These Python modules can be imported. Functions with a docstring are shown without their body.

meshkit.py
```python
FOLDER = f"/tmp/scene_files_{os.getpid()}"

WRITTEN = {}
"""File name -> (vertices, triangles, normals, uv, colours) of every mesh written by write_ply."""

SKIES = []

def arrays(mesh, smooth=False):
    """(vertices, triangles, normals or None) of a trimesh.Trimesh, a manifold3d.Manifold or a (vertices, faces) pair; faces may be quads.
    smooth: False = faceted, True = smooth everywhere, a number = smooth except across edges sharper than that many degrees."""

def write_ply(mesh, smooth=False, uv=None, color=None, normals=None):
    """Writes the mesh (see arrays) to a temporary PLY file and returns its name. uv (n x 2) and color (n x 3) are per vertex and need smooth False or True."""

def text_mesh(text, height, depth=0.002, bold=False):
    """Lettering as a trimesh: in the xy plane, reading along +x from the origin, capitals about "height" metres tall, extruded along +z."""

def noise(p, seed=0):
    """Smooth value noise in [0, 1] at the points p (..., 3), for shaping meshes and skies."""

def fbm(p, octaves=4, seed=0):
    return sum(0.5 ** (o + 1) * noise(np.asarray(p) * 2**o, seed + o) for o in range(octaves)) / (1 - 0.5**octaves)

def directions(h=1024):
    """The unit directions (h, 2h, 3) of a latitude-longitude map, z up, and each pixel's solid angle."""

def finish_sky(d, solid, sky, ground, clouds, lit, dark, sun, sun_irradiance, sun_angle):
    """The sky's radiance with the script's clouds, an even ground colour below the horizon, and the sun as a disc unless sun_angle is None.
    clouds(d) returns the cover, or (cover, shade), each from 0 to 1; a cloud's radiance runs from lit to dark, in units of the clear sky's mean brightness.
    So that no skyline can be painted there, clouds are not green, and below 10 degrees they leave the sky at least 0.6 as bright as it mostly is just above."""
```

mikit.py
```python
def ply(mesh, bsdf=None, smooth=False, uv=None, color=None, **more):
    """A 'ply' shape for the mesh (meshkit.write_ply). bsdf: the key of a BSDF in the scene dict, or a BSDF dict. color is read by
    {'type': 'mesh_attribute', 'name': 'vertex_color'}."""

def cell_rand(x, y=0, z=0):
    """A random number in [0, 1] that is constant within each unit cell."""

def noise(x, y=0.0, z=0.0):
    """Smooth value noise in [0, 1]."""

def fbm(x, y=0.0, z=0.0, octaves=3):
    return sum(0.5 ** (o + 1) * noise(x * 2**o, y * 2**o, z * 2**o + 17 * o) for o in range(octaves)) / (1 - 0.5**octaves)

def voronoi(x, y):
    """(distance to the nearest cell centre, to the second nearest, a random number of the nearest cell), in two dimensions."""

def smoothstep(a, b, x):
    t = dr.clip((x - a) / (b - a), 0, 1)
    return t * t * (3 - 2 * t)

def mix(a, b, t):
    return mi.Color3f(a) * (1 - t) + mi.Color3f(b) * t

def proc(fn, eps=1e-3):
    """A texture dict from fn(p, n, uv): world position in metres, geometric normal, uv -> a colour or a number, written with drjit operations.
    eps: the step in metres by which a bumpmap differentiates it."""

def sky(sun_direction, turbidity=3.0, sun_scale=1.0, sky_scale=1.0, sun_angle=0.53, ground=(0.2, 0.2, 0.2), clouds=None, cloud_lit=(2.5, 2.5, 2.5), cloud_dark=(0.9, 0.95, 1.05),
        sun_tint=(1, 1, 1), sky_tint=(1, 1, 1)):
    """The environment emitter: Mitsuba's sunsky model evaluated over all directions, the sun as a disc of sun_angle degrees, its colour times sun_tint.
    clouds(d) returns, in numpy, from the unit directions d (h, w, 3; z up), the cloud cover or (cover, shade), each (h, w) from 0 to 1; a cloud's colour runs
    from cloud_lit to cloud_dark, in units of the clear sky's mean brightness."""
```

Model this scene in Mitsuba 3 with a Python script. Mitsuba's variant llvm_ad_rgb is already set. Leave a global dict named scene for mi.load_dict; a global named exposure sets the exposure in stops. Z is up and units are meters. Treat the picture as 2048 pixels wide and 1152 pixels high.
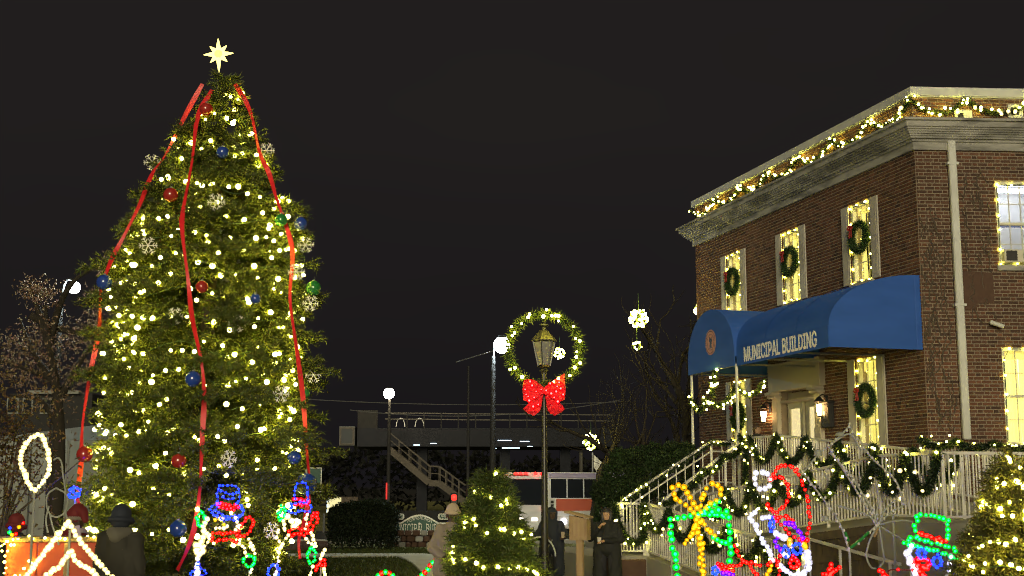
import math
import numpy as np, trimesh, manifold3d, shapely
from shapely.geometry import Polygon, box as sbox, Point, LineString
import drjit as dr
import mitsuba as mi, mikit, meshkit
from mikit import noise, fbm, mix, smoothstep

T = mi.ScalarTransform4f
scene, labels = {}, {}
# ---------------------------------------------------------------- camera, sky, exposure
FOC, PITCH, EYE = 2600.0, math.atan(400 / 2600.0), np.array([0, 0, 2.0])   # focal length in pixels of a 2048 px wide frame
FW = np.array([0, math.cos(PITCH), math.sin(PITCH)])
UP = np.array([0, -math.sin(PITCH), math.cos(PITCH)])
RT = np.array([1.0, 0, 0])
scene['camera'] = {'type': 'perspective', 'fov': 2 * math.degrees(math.atan(1024 / FOC)), 'fov_axis': 'x', 'near_clip': 0.1, 'far_clip': 1200.0,
                   'to_world': T().look_at(EYE.tolist(), (EYE + FW).tolist(), UP.tolist())}
exposure = 0.0
SKY_LEVEL, SUN_LEVEL = 0.28, 3.1


def cloud_cover(d):
    n = meshkit.fbm(d * np.array([3.0, 3.0, 7.0]), 4, 5)
    low = 1 - np.clip(np.degrees(np.arcsin(d[..., 2])) / 16, 0, 1) ** .7
    return np.ones(d.shape[:2]), np.clip((n - 0.4) * .6 + low, 0, 1)


scene['sky'] = mikit.sky([-0.02, -1.0, 0.165], turbidity=3, sky_scale=SKY_LEVEL, sun_scale=SUN_LEVEL, sun_angle=24, sun_tint=(0.68, 1.0, 1.85),
                         ground=(0.1, 0.1, 0.1), clouds=cloud_cover, cloud_lit=(1.2, 1.03, 1.0), cloud_dark=(0.66, 0.58, 0.68))
rng = np.random.default_rng(7)


def ray(px, py):
    return FW + RT * ((px - 1024) / FOC) + UP * ((576 - py) / FOC)


def at(px, py, Y):
    d = ray(px, py)
    return EYE + d * (Y / d[1])


def pxs(Y):
    """photo pixels per metre at depth Y"""
    return 2630.0 / Y


# ---------------------------------------------------------------- materials
def rgb(c):
    return {'type': 'rgb', 'value': [float(x) for x in c]}


def mat(name, c, rough=0.6, metal=0.0, spec=0.5, **kw):
    tex = c if isinstance(c, dict) else rgb(c)
    scene[name] = {'type': 'twosided', 'b': {'type': 'principled', 'base_color': tex, 'roughness': rough, 'metallic': metal, 'specular': spec, **kw}}
    return name


def pmat(name, fn, rough=0.8, **kw):
    return mat(name, mikit.proc(fn), rough, **kw)


def vary(c, s=3.0, amt=0.35, c2=None):
    c2 = c2 or [x * (1 - amt) for x in c]
    return lambda p, n, uv: mix(c, c2, fbm(p.x * s, p.y * s, p.z * s, 3))


VC = {'type': 'mesh_attribute', 'name': 'vertex_color'}
mat('m_vertex', VC, 0.75, spec=0.3)
mat('m_needle', VC, 0.55, spec=0.4)
mat('m_brick_vc', VC, 0.9, spec=0.2)
pmat('m_mortar', vary([.32, .26, .205], 6, .4), 0.95)
for k, c in enumerate(([.1, .053, .037], [.125, .063, .045], [.078, .045, .034], [.11, .063, .047])):
    pmat(f'm_brick_{k}', vary(c, 9, .35), 0.9)
pmat('m_stone', lambda p, n, uv: mix([.37, .365, .36], [.155, .155, .155], smoothstep(.35, .75, fbm(p.x * 1.6, p.y * 1.6, p.z * 5, 4))), 0.85)
pmat('m_lawn', lambda p, n, uv: mix([.08, .095, .033], [.15, .135, .06], fbm(p.x * 1.3, p.y * 1.3, 0, 4)), 0.95)
pmat('m_concrete', vary([.34, .33, .3], 2.5, .35), 0.9)
pmat('m_pathstone', vary([.6, .6, .52], 2.5, .3), 0.9)
pmat('m_asphalt', vary([.05, .05, .052], 4, .3), 0.85)
pmat('m_bark', lambda p, n, uv: mix([.05, .04, .033], [.1, .085, .07], fbm(p.x * 14, p.y * 14, p.z * 3, 3)), 0.95)
pmat('m_darkbark', lambda p, n, uv: mix([.016, .013, .011], [.03, .025, .02], fbm(p.x * 14, p.y * 14, p.z * 3, 3)), 0.95)
pmat('m_wood', lambda p, n, uv: mix([.42, .3, .17], [.26, .17, .09], fbm(p.x * 30, p.y * 30, p.z * 3, 3)), 0.7)
pmat('m_darkwood', lambda p, n, uv: mix([.13, .1, .08], [.06, .05, .04], fbm(p.x * 10, p.y * 10, p.z * 2, 3)), 0.85)
pmat('m_rail', lambda p, n, uv: mix([.68, .67, .65], [.46, .45, .43], smoothstep(.4, .8, fbm(p.x * 5, p.y * 5, p.z * 5, 3))), 0.55)
pmat('m_awning', lambda p, n, uv: mix([.016, .08, .37], [.03, .115, .5], fbm(p.x * 1.2, p.y * 1.2, p.z * 3.5, 4)), 0.75, sheen=0.3)
pmat('m_whitepaint', vary([.66, .68, .69], 2.0, .25), 0.5)
pmat('m_shutter', vary([.5, .47, .43], 3.0, .2), 0.6)
mat('m_cream', [.44, .395, .33], 0.6)
mat('m_trimwhite', [.62, .6, .5], 0.5)
mat('m_curtain', [.75, .66, .34], 0.9)
mat('m_interior', [.7, .7, .68], 0.9)
mat('m_letter', [.85, .85, .82], 0.6)
mat('m_black', [.02, .02, .022], 0.5)
mat('m_blackmetal', [.018, .018, .02], 0.35, spec=0.6)
mat('m_darkmetal', [.06, .065, .07], 0.5, metal=0.4)
mat('m_greymetal', [.3, .31, .32], 0.4, metal=0.6)
mat('m_navy', [.02, .03, .06], 0.6)
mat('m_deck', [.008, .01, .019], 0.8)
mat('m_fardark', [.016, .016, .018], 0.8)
mat('m_farrail', [.09, .085, .075], 0.7)
mat('m_bronze', [.06, .058, .055], 0.4, metal=.3)
scene['m_leaf'] = {'type': 'principledthin', 'base_color': VC, 'roughness': .6, 'diff_trans': 1.0}
mat('m_wire', [.08, .14, .06], 0.6)
mat('m_wiregrey', [.3, .32, .3], 0.5)
mat('m_wirewhite', [.6, .6, .56], 0.5)
scene['m_cup'] = {'type': 'principledthin', 'base_color': VC, 'roughness': .5, 'diff_trans': .9}
mat('m_ribbon', [.75, .022, .03], 0.45, sheen=0.5)
mat('m_bowred', [.75, .015, .035], 0.5, sheen=0.4)
mat('m_bowdark', [.3, .012, .015], 0.6)
mat('m_ballred', [.35, .02, .015], 0.12, spec=0.9, clearcoat=1.0)
mat('m_ballblue', [.015, .05, .32], 0.12, spec=0.9, clearcoat=1.0)
mat('m_ballgreen', [.02, .2, .04], 0.12, spec=0.9, clearcoat=1.0)
mat('m_flake', [.9, .9, .84], 0.6, spec=0.5)
mat('m_seal', [.55, .26, .17], 0.6)
mat('m_sealdark', [.05, .05, .08], 0.6)
mat('m_signgreen', [.015, .09, .075], 0.5)
mat('m_redpanel', [.62, .07, .015], 0.45)
mat('m_darkred', [.14, .015, .018], 0.8)
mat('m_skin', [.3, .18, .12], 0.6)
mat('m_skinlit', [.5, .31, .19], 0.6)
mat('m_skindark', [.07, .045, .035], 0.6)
mat('m_hoodgrey', [.12, .115, .1], 0.95)
mat('m_fleece', [.25, .215, .19], 0.95)
mat('m_beanie', [.5, .41, .31], 0.95)
mat('m_coatblack', [.015, .017, .017], 0.8)
mat('m_coatnavy', [.02, .026, .045], 0.8)
mat('m_coatolive', [.035, .034, .03], 0.85)
mat('m_trousers', [.025, .026, .032], 0.9)
mat('m_lavender', [.42, .36, .5], 0.8)
mat('m_hair', [.05, .03, .02], 0.7)
mat('m_paper', [.75, .72, .68], 0.5)
mat('m_buswhite', [.62, .62, .66], 0.35, clearcoat=0.5)
mat('m_busviolet', [.36, .32, .5], 0.35)
mat('m_busred', [.5, .12, .08], 0.4)
mat('m_busglass', [.012, .015, .022], 0.1, spec=0.9)
mat('m_rubber', [.015, .015, .015], 0.9)
mat('m_tentgrey', [.2, .21, .2], 0.75)
mat('m_frosted', [.2, .205, .21], 0.35)
mat('m_bulb', [.012, .011, .01], 0.3, spec=.3)
mat('m_drygold', [.09, .08, .07], 0.8)
scene['m_glass'] = {'type': 'thindielectric', 'int_ior': 1.5}


def emit(c):
    return {'type': 'area', 'radiance': rgb(c)}


# a bulb's colours: (its light, the plastic of its reflector cup)
LIGHTS = {'warm': ([52, 43, 3.4], None), 'warm2': ([46, 38, 3.4], None), 'red': ([12, .12, .08], [.85, .008, .006]), 'blue': ([.02, .16, 60], None),
          'green': ([.03, 8, .9], [.006, .8, .09]), 'yellow': ([4.2, 2.0, .03], [.9, .68, .02]), 'white': ([10, 10, 12], [.45, .45, .5]), 'purple': ([.8, .05, 18], [.4, .01, .85]),
          'pale': ([22, 19.5, 10], [.45, .4, .27]), 'pink': ([20, .6, .6], [.85, .01, .03])}
GLOW = {k: emit(c[0]) for k, c in LIGHTS.items()}
WARM, WARM2, RED, BLUE, GREEN, YELL, WHITE, PURP, PALE, PINK = 'warm', 'warm2', 'red', 'blue', 'green', 'yellow', 'white', 'purple', 'pale', 'pink'

# ---------------------------------------------------------------- mesh helpers
COUNT = {}


def numbered(name):
    n = COUNT.get(name, 0)
    COUNT[name] = n + 1
    return name if n == 0 else f'{name}_{n:03d}'


def cat(ms):
    return trimesh.util.concatenate([m for m in ms if m is not None and len(m.faces)])


def part(parent, name, mesh, bsdf, smooth=False, emitter=None, kind=None, label=None, **kw):
    key = numbered(f'{parent}__{name}')
    d = mesh if isinstance(mesh, dict) else mikit.ply(mesh, bsdf, smooth, **kw)
    if emitter:
        d = {**d, 'emitter': emitter}
    scene[key] = d
    if kind or label:
        labels[key] = {k: v for k, v in (('kind', kind), ('label', label)) if v}
    return key


def thing(name, label, category, group=None):
    key = numbered(name)
    labels[key] = {'label': label, 'category': category}
    if group:
        labels[key]['group'] = group
    return key


def solo(name, mesh, bsdf, label, category, smooth=False, group=None, emitter=None, **kw):
    key = thing(name, label, category, group)
    scene[key] = mikit.ply(mesh, bsdf, smooth, **kw)
    if emitter:
        scene[key]['emitter'] = emitter
    return key


def struct(name, mesh, bsdf, smooth=False):
    key = numbered(name)
    scene[key] = mikit.ply(mesh, bsdf, smooth)
    labels[key] = {'kind': 'structure'}
    return key


def box(x0, x1, y0, y1, z0, z1, M=None):
    m = trimesh.creation.box((abs(x1 - x0), abs(y1 - y0), abs(z1 - z0)))
    m.apply_translation(((x0 + x1) / 2, (y0 + y1) / 2, (z0 + z1) / 2))
    return m if M is None else m.apply_transform(M)


def cbox(x0, x1, y0, y1, z0, z1, c=.02, M=None):
    """box with chamfered edges"""
    w = []
    for sx in (0, 1):
        for sy in (0, 1):
            for sz in (0, 1):
                p = np.array([(x0, x1)[sx], (y0, y1)[sy], (z0, z1)[sz]], float)
                s = np.array([1 - 2 * sx, 1 - 2 * sy, 1 - 2 * sz])
                for k in range(3):
                    e = np.full(3, c)
                    e[k] = 0
                    w.append(p + s * e)
    m = trimesh.PointCloud(np.array(w)).convex_hull
    return m if M is None else m.apply_transform(M)


def frame_axis(d):
    d = d / (np.linalg.norm(d) + 1e-12)
    a = np.cross(d, [0, 0, 1.0] if abs(d[2]) < .95 else [1.0, 0, 0])
    a /= np.linalg.norm(a)
    return d, a, np.cross(d, a)


def bar(p, q, w, h=None):
    """square bar from p to q; h is its vertical-ish size"""
    p, q, h = np.asarray(p, float), np.asarray(q, float), h or w
    d, a, b = frame_axis(q - p)
    v = [r + sa * a * w / 2 + sb * b * h / 2 for r in (p, q) for sa, sb in ((-1, -1), (1, -1), (1, 1), (-1, 1))]
    f = [[0, 1, 2], [0, 2, 3], [4, 6, 5], [4, 7, 6]] + [x for i in range(4) for x in ([i, i + 4, (i + 1) % 4], [(i + 1) % 4, i + 4, (i + 1) % 4 + 4])]
    m = trimesh.Trimesh(v, f, process=False)
    m.fix_normals()
    return m


def tube(pts, r, sides=6, closed=False):
    p = np.asarray(pts, float)
    r = np.broadcast_to(np.asarray(r, float), (len(p),))
    if closed:
        t = np.roll(p, -1, 0) - np.roll(p, 1, 0)
    else:
        t = np.gradient(p, axis=0)
    t /= np.linalg.norm(t, axis=1, keepdims=True) + 1e-12
    a = np.zeros_like(p)
    prev = None
    for i in range(len(p)):
        if prev is None:
            _, x, _ = frame_axis(t[i])
        else:
            x = prev - t[i] * np.dot(prev, t[i])
            if np.linalg.norm(x) < 1e-6:
                _, x, _ = frame_axis(t[i])
            x /= np.linalg.norm(x)
        a[i] = prev = x
    b = np.cross(t, a)
    ang = np.arange(sides) * 2 * np.pi / sides
    v = (p[:, None] + r[:, None, None] * (np.cos(ang)[None, :, None] * a[:, None] + np.sin(ang)[None, :, None] * b[:, None])).reshape(-1, 3)
    n = len(p) if closed else len(p) - 1
    i, j = np.meshgrid(np.arange(n), np.arange(sides), indexing='ij')
    i2, j2 = (i + 1) % len(p), (j + 1) % sides
    q = np.stack([i * sides + j, i * sides + j2, i2 * sides + j2, i2 * sides + j], -1).reshape(-1, 4)
    f = np.vstack([q[:, [0, 1, 2]], q[:, [0, 2, 3]]])
    if not closed:
        c0, c1 = len(v), len(v) + 1
        v = np.vstack([v, p[:1], p[-1:]])
        k = np.arange(sides)
        o = (len(p) - 1) * sides
        f = np.vstack([f, np.stack([k * 0 + c0, (k + 1) % sides, k], 1), np.stack([k * 0 + c1, o + k, o + (k + 1) % sides], 1)])
    return trimesh.Trimesh(v, f, process=False)


def smoothline(pts, n=8, closed=False):
    """Catmull-Rom through the points"""
    p = np.asarray(pts, float)
    if len(p) < 3:
        return np.array([p[0] + (p[-1] - p[0]) * t for t in np.linspace(0, 1, n + 1)])
    q = np.vstack([p[-1:], p, p[:2]]) if closed else np.vstack([2 * p[:1] - p[1:2], p, 2 * p[-1:] - p[-2:-1]])
    out = []
    m = len(p) if closed else len(p) - 1
    for i in range(m):
        a, b, c, d = q[i:i + 4]
        for t in np.arange(n) / n:
            out.append(.5 * (2 * b + (c - a) * t + (2 * a - 5 * b + 4 * c - d) * t * t + (3 * b - a - 3 * c + d) * t ** 3))
    if not closed:
        out.append(p[-1])
    return np.array(out)


def resample(p, step, closed=False):
    p = np.asarray(p, float)
    if closed:
        p = np.vstack([p, p[:1]])
    s = np.r_[0, np.cumsum(np.linalg.norm(np.diff(p, axis=0), axis=1))]
    n = max(1, int(round(s[-1] / step)))
    t = np.linspace(0, s[-1], n + 1)
    if closed:
        t = t[:-1]
    return np.stack([np.interp(t, s, p[:, k]) for k in range(3)], 1)


def lathe(profile, sides=24, center=(0, 0, 0)):
    m = trimesh.creation.revolve(np.asarray(profile, float), sections=sides)
    m.apply_translation(center)
    return m


def ball(c, r, sub=2, s=(1, 1, 1)):
    m = trimesh.creation.icosphere(subdivisions=sub, radius=1.0)
    m.apply_scale(np.asarray(s, float) * r)
    m.apply_translation(c)
    return m


def extrude(poly, depth, M=None, z0=0.0):
    polys = [g for g in getattr(poly, 'geoms', [poly]) if g.area > 1e-7]
    m = cat([trimesh.creation.extrude_polygon(g, depth, engine='earcut') for g in polys])
    m.apply_translation((0, 0, z0))
    return m if M is None else m.apply_transform(M)


def axes(origin, a, b, c):
    M = np.eye(4)
    M[:3, 0], M[:3, 1], M[:3, 2], M[:3, 3] = a, b, c, origin
    return M


BULB = mikit.ply(ball((0, 0, 0), 1.0, 1, (1, 1, 1.15)), 'm_bulb', True)
CUPS = {}
FACING = np.random.default_rng(99)


def bulb(parent, p, r, e, name='bulb', d=None):
    """one bulb as a part; d: where it points (by default outwards to the lawn, each a little askew). Its small coloured reflector cup joins the string's cups"""
    key = numbered(f'{parent}__{name}')
    d = np.array([0, -1.0, .05]) if d is None else np.asarray(d, float)
    d = d / (np.linalg.norm(d) + 1e-9) + FACING.normal(0, .22, 3)
    d /= np.linalg.norm(d)
    _, a, b_ = frame_axis(d)
    p = np.asarray(p, float)
    M = np.eye(4)
    rc = r * (1.0 if LIGHTS[e][1] is None else .7)
    M[:3, 0], M[:3, 1], M[:3, 2], M[:3, 3] = a * rc, b_ * rc, d * rc, p
    scene[key] = {**BULB, 'to_world': T(M.tolist()), 'emitter': GLOW[e]}
    if LIGHTS[e][1] is not None:
        CUPS.setdefault(parent, []).append((p, a * r, b_ * r, d * r, LIGHTS[e][1]))


def finish_cups():
    n = 9
    ring = [(.3, -1.7), (.4, -1.1), (1.05, -.85), (1.6, -.1)]
    t = np.arange(n) * 2 * np.pi / n
    fs = [[i * n + k, i * n + (k + 1) % n, (i + 1) * n + (k + 1) % n, (i + 1) * n + k] for i in range(3) for k in range(n)]
    fs = np.array(fs)
    fs = np.vstack([fs[:, [0, 1, 2]], fs[:, [0, 2, 3]]])
    for parent, cups in CUPS.items():
        v, c, f = [], [], []
        for p, a, b_, d, col in cups:
            f.append(fs + len(v) * 4 * n)
            v.append(np.vstack([p + rr * (np.cos(t)[:, None] * a + np.sin(t)[:, None] * b_) + h * d for rr, h in ring]))
            c.append(np.tile(col, (4 * n, 1)))
        part(parent, 'reflector_cups', trimesh.Trimesh(np.vstack(v), np.vstack(f), process=False), 'm_cup', True, color=np.vstack(c), kind='stuff')


def blades(p0, dirs, length, width, seed=0):
    """N thin triangles from p0 along dirs"""
    r = np.random.default_rng(seed)
    n = len(p0)
    d = dirs / (np.linalg.norm(dirs, axis=1, keepdims=True) + 1e-9)
    s = np.cross(d, r.normal(size=(n, 3)))
    s /= np.linalg.norm(s, axis=1, keepdims=True) + 1e-9
    L = np.broadcast_to(length, (n,))[:, None] * r.uniform(.7, 1.25, (n, 1))
    W = np.broadcast_to(width, (n,))[:, None]
    v = np.stack([p0 - s * W / 2, p0 + s * W / 2, p0 + d * L], 1).reshape(-1, 3)
    return v, np.arange(3 * n).reshape(-1, 3)


def foliage(v, f, base, var=.35, seed=0, tip=1.35):
    r = np.random.default_rng(seed)
    n = len(f)
    c = np.asarray(base)[None] * (1 + var * r.normal(size=(n, 1)).clip(-2, 2) * .7) * (1 + .1 * r.normal(size=(n, 3)))
    c = np.repeat(c.clip(.004, 1), 3, 0).reshape(n, 3, 3)
    c[:, 2] *= tip
    return trimesh.Trimesh(v, f, process=False), c.reshape(-1, 3)


def garland_mesh(path, R, density, blade=.09, width=.022, seed=0, base=(.022, .042, .014)):
    """needles round a path"""
    r = np.random.default_rng(seed)
    p = resample(path, .02)
    n = int(len(p) * .02 * density)
    i = r.integers(0, len(p), n)
    lump = .65 + .5 * meshkit.noise(p * 5.0, seed)[i]
    d = r.normal(size=(n, 3))
    d /= np.linalg.norm(d, axis=1, keepdims=True)
    p0 = p[i] + d * (R * lump * r.uniform(0, .6, n))[:, None]
    v, f = blades(p0, d + .5 * r.normal(size=(n, 3)), blade, width, seed + 1)
    return foliage(v, f, base, .4, seed + 2)


def put_foliage(parent, name, vf, bsdf='m_needle', **kw):
    m, c = vf
    return part(parent, name, m, bsdf, False, color=c, **kw)


# ---------------------------------------------------------------- the site
GZ = 0.0
gx, gy = np.meshgrid(np.r_[-180, -120, -60, np.linspace(-30, 30, 61), 60, 120, 180], np.r_[-60, -20, np.linspace(0, 60, 61), 80, 120, 200])
gz = .09 * (meshkit.fbm(np.stack([gx * .25, gy * .25, gx * 0], -1), 3, 3) - .5)
gz = np.where((gy > 12) & (gy < 45) & (abs(gx) < 25), gz, 0)
nx, ny = gx.shape[1], gx.shape[0]
idx = np.arange(nx * ny).reshape(ny, nx)
q = np.stack([idx[:-1, :-1], idx[:-1, 1:], idx[1:, 1:], idx[1:, :-1]], -1).reshape(-1, 4)
struct('lawn', (np.stack([gx, gy, gz], -1).reshape(-1, 3), q), 'm_lawn', True)
# road, kerb, path
struct('road', extrude(sbox(-175, 48.5, 175, 60), .02, None, .05), 'm_asphalt')
struct('kerb', cbox(-175, 175, 48.2, 48.5, -.05, .15, .02), 'm_concrete')
pp = smoothline([at(-100, 1113, 38.6), at(300, 1113, 38.6), at(650, 1113, 38.6), at(820, 1110, 38.6), at(868, 1116, 36.5), at(905, 1150, 31.5), at(960, 1200, 26)], 8)
pp[:, 2] = 0
struct('path', extrude(LineString(pp[:, :2]).buffer(.75), .05, None, .03), 'm_pathstone')
struct('driveway', extrude(Polygon([at(x, y, Y)[:2] for x, y, Y in ((560, 1090, 42), (662, 1090, 42), (655, 1045, 49), (600, 1045, 49))]), .04, None, .05), 'm_brick_3')
# short grass, in view beyond the bottom edge of the picture
r = np.random.default_rng(3)
n = 26000
gp = np.stack([r.uniform(-7, 3.6, n), r.uniform(27, 44, n), np.full(n, .02)], 1)
ln = LineString(pp[:, :2]).buffer(.78)
gp = gp[~shapely.contains_xy(ln, gp[:, 0], gp[:, 1])]
gd = np.stack([r.normal(0, .35, len(gp)), r.normal(0, .35, len(gp)), np.ones(len(gp))], 1)
v, f = blades(gp, gd, .09, .03, 4)
m, c = foliage(v, f, (.05, .065, .018), .3, 5)
scene['grass'] = mikit.ply(m, 'm_vertex', False, color=c)
labels['grass'] = {'label': 'short winter grass of the lawn', 'category': 'grass', 'kind': 'stuff'}

# ================================================================ municipal building
C0 = at(1862, 976, 26.0)
C0[2] = 0
U = np.array([-732 / math.hypot(FOC, 400), 1, 0])
U /= np.linalg.norm(U)                                        # along the entrance front, away from the camera
W = np.array([math.sin(math.radians(86.5)), math.cos(math.radians(86.5)), 0])   # along the side wall, to the right
NF, NR = np.array([-U[1], U[0], 0]), np.array([W[1], -W[0], 0])
Z3 = np.array([0, 0, 1.0])
MF = axes(C0, -U, Z3, NF)      # local x = -s (0 at the corner, negative away), y = height, z = outwards
MR = axes(C0, W, Z3, NR)       # local x = r to the right, y = height, z = outwards
LF, LR = 11.2, 8.0


def F(s, z, d=0.0):
    return C0 + U * s + Z3 * z + NF * d


def R(r_, z, d=0.0):
    return C0 + W * r_ + Z3 * z + NR * d


BLD = thing('municipal_building', 'two storey brick municipal building with pale stone cornice and white coping', 'building')
FRONT_WIN = [(-2.2, 6.46, 8.24), (-5.43, 6.46, 8.24), (-8.68, 6.46, 8.24), (-2.2, 2.85, 4.8), (-8.55, 2.85, 4.8)]   # x centre, sill, head
SIDE_WIN = [(2.08, 6.48, 8.24), (2.02, 2.85, 4.8), (5.3, 6.48, 8.24), (5.3, 2.85, 4.8)]
WW = .86
DOORX, DOORW, DOORTOP = -5.3, 1.9, 4.35
f_holes = [(x - WW / 2, x + WW / 2, a, b) for x, a, b in FRONT_WIN] + [(DOORX - DOORW / 2, DOORX + DOORW / 2, 2.05, DOORTOP)]
r_holes = [(x - WW / 2, x + WW / 2, a, b) for x, a, b in SIDE_WIN]


def wall(parent, name, x0, x1, holes, M):
    poly = sbox(x0, -.2, x1, 9.5)
    for a, b, c, d in holes:
        poly = poly.difference(sbox(a, c, b, d))
    return part(parent, name, extrude(poly, .32, M, -.32), 'm_mortar')


fw_ = wall(BLD, 'front_wall', -LF, -.012, f_holes, MF)
sw_ = wall(BLD, 'side_wall', .012, LR, r_holes, MR)
# the two hidden walls and the roof
foot = [C0[:2], (C0 + U * LF)[:2], (C0 + U * LF + W * LR)[:2], (C0 + W * LR)[:2]]
FP = Polygon(foot)
inner = FP.buffer(-.33, join_style=2)
part(BLD, 'back_wall', extrude(Polygon([foot[1], foot[2], foot[2] - .3 * U[:2], foot[1] - .3 * U[:2]]), 9.6), 'm_brick_0')
part(BLD, 'end_wall', extrude(Polygon([foot[2], foot[3], foot[3] - .3 * W[:2], foot[2] - .3 * W[:2]]), 9.6), 'm_brick_0')
part(BLD, 'floor', extrude(inner, .1, None, 1.9), 'm_interior')
part(BLD, 'ceiling', extrude(inner, .2, None, 5.6), 'm_interior')
part(BLD, 'roof', extrude(inner, .2, None, 9.3), 'm_darkmetal')


def bricks(x0, x1, z0, z1, holes, seed):
    """Flemish bond: (x0, x1, z0, z1) of every brick, cut at openings"""
    rr = np.random.default_rng(seed)
    out, H, S, Hd, J = [], .0735, .2, .095, .015
    row = 0
    z = z0
    while z + H - J < z1:
        x, k = x0 - (0 if row % 2 == 0 else (S - Hd) / 2 + Hd + J), 0
        while x < x1:
            w = S if k % 2 == 0 else Hd
            a, b = max(x, x0), min(x + w, x1)
            for ha, hb, hc, hd in holes:
                if z + H - J > hc + .004 and z < hd - .004 and b > ha and a < hb:
                    if a < ha:
                        b = min(b, ha)
                    elif b > hb:
                        a = max(a, hb)
                    else:
                        b = a
            if b - a > .025:
                out.append((a, b, z, z + H - J))
            x += w + J
            k += 1
        z += H
        row += 1
    return np.array(out), rr


def brick_faces(b, proud):
    """five faced boxes: vertices (n, 8, 3) and quads"""
    n = len(b)
    v = np.zeros((n, 8, 3))
    c = .004
    for k, (i, j) in enumerate(((0, 2), (1, 2), (1, 3), (0, 3))):
        v[:, k] = np.stack([b[:, i], b[:, j], np.zeros(n) - .002], 1)
        sx, sy = (c if i == 0 else -c), (c if j == 2 else -c)
        v[:, k + 4] = np.stack([b[:, i] + sx, b[:, j] + sy, proud], 1)
    qd = np.array([[4, 5, 6, 7]] + [[k, (k + 1) % 4, (k + 1) % 4 + 4, k + 4] for k in range(4)])
    return v, qd


def brick_tone(n, rr, x, z):
    base = np.array([[.112, .056, .038], [.14, .067, .046], [.085, .048, .036], [.12, .066, .049], [.062, .038, .031]])[rr.choice(5, n, p=[.3, .22, .2, .18, .1])]
    st = meshkit.fbm(np.stack([x * .9, z * .9, x * 0], 1), 3, 9)[:, None]
    return base * (.72 + .55 * st) * rr.uniform(.88, 1.12, (n, 1))


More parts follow.
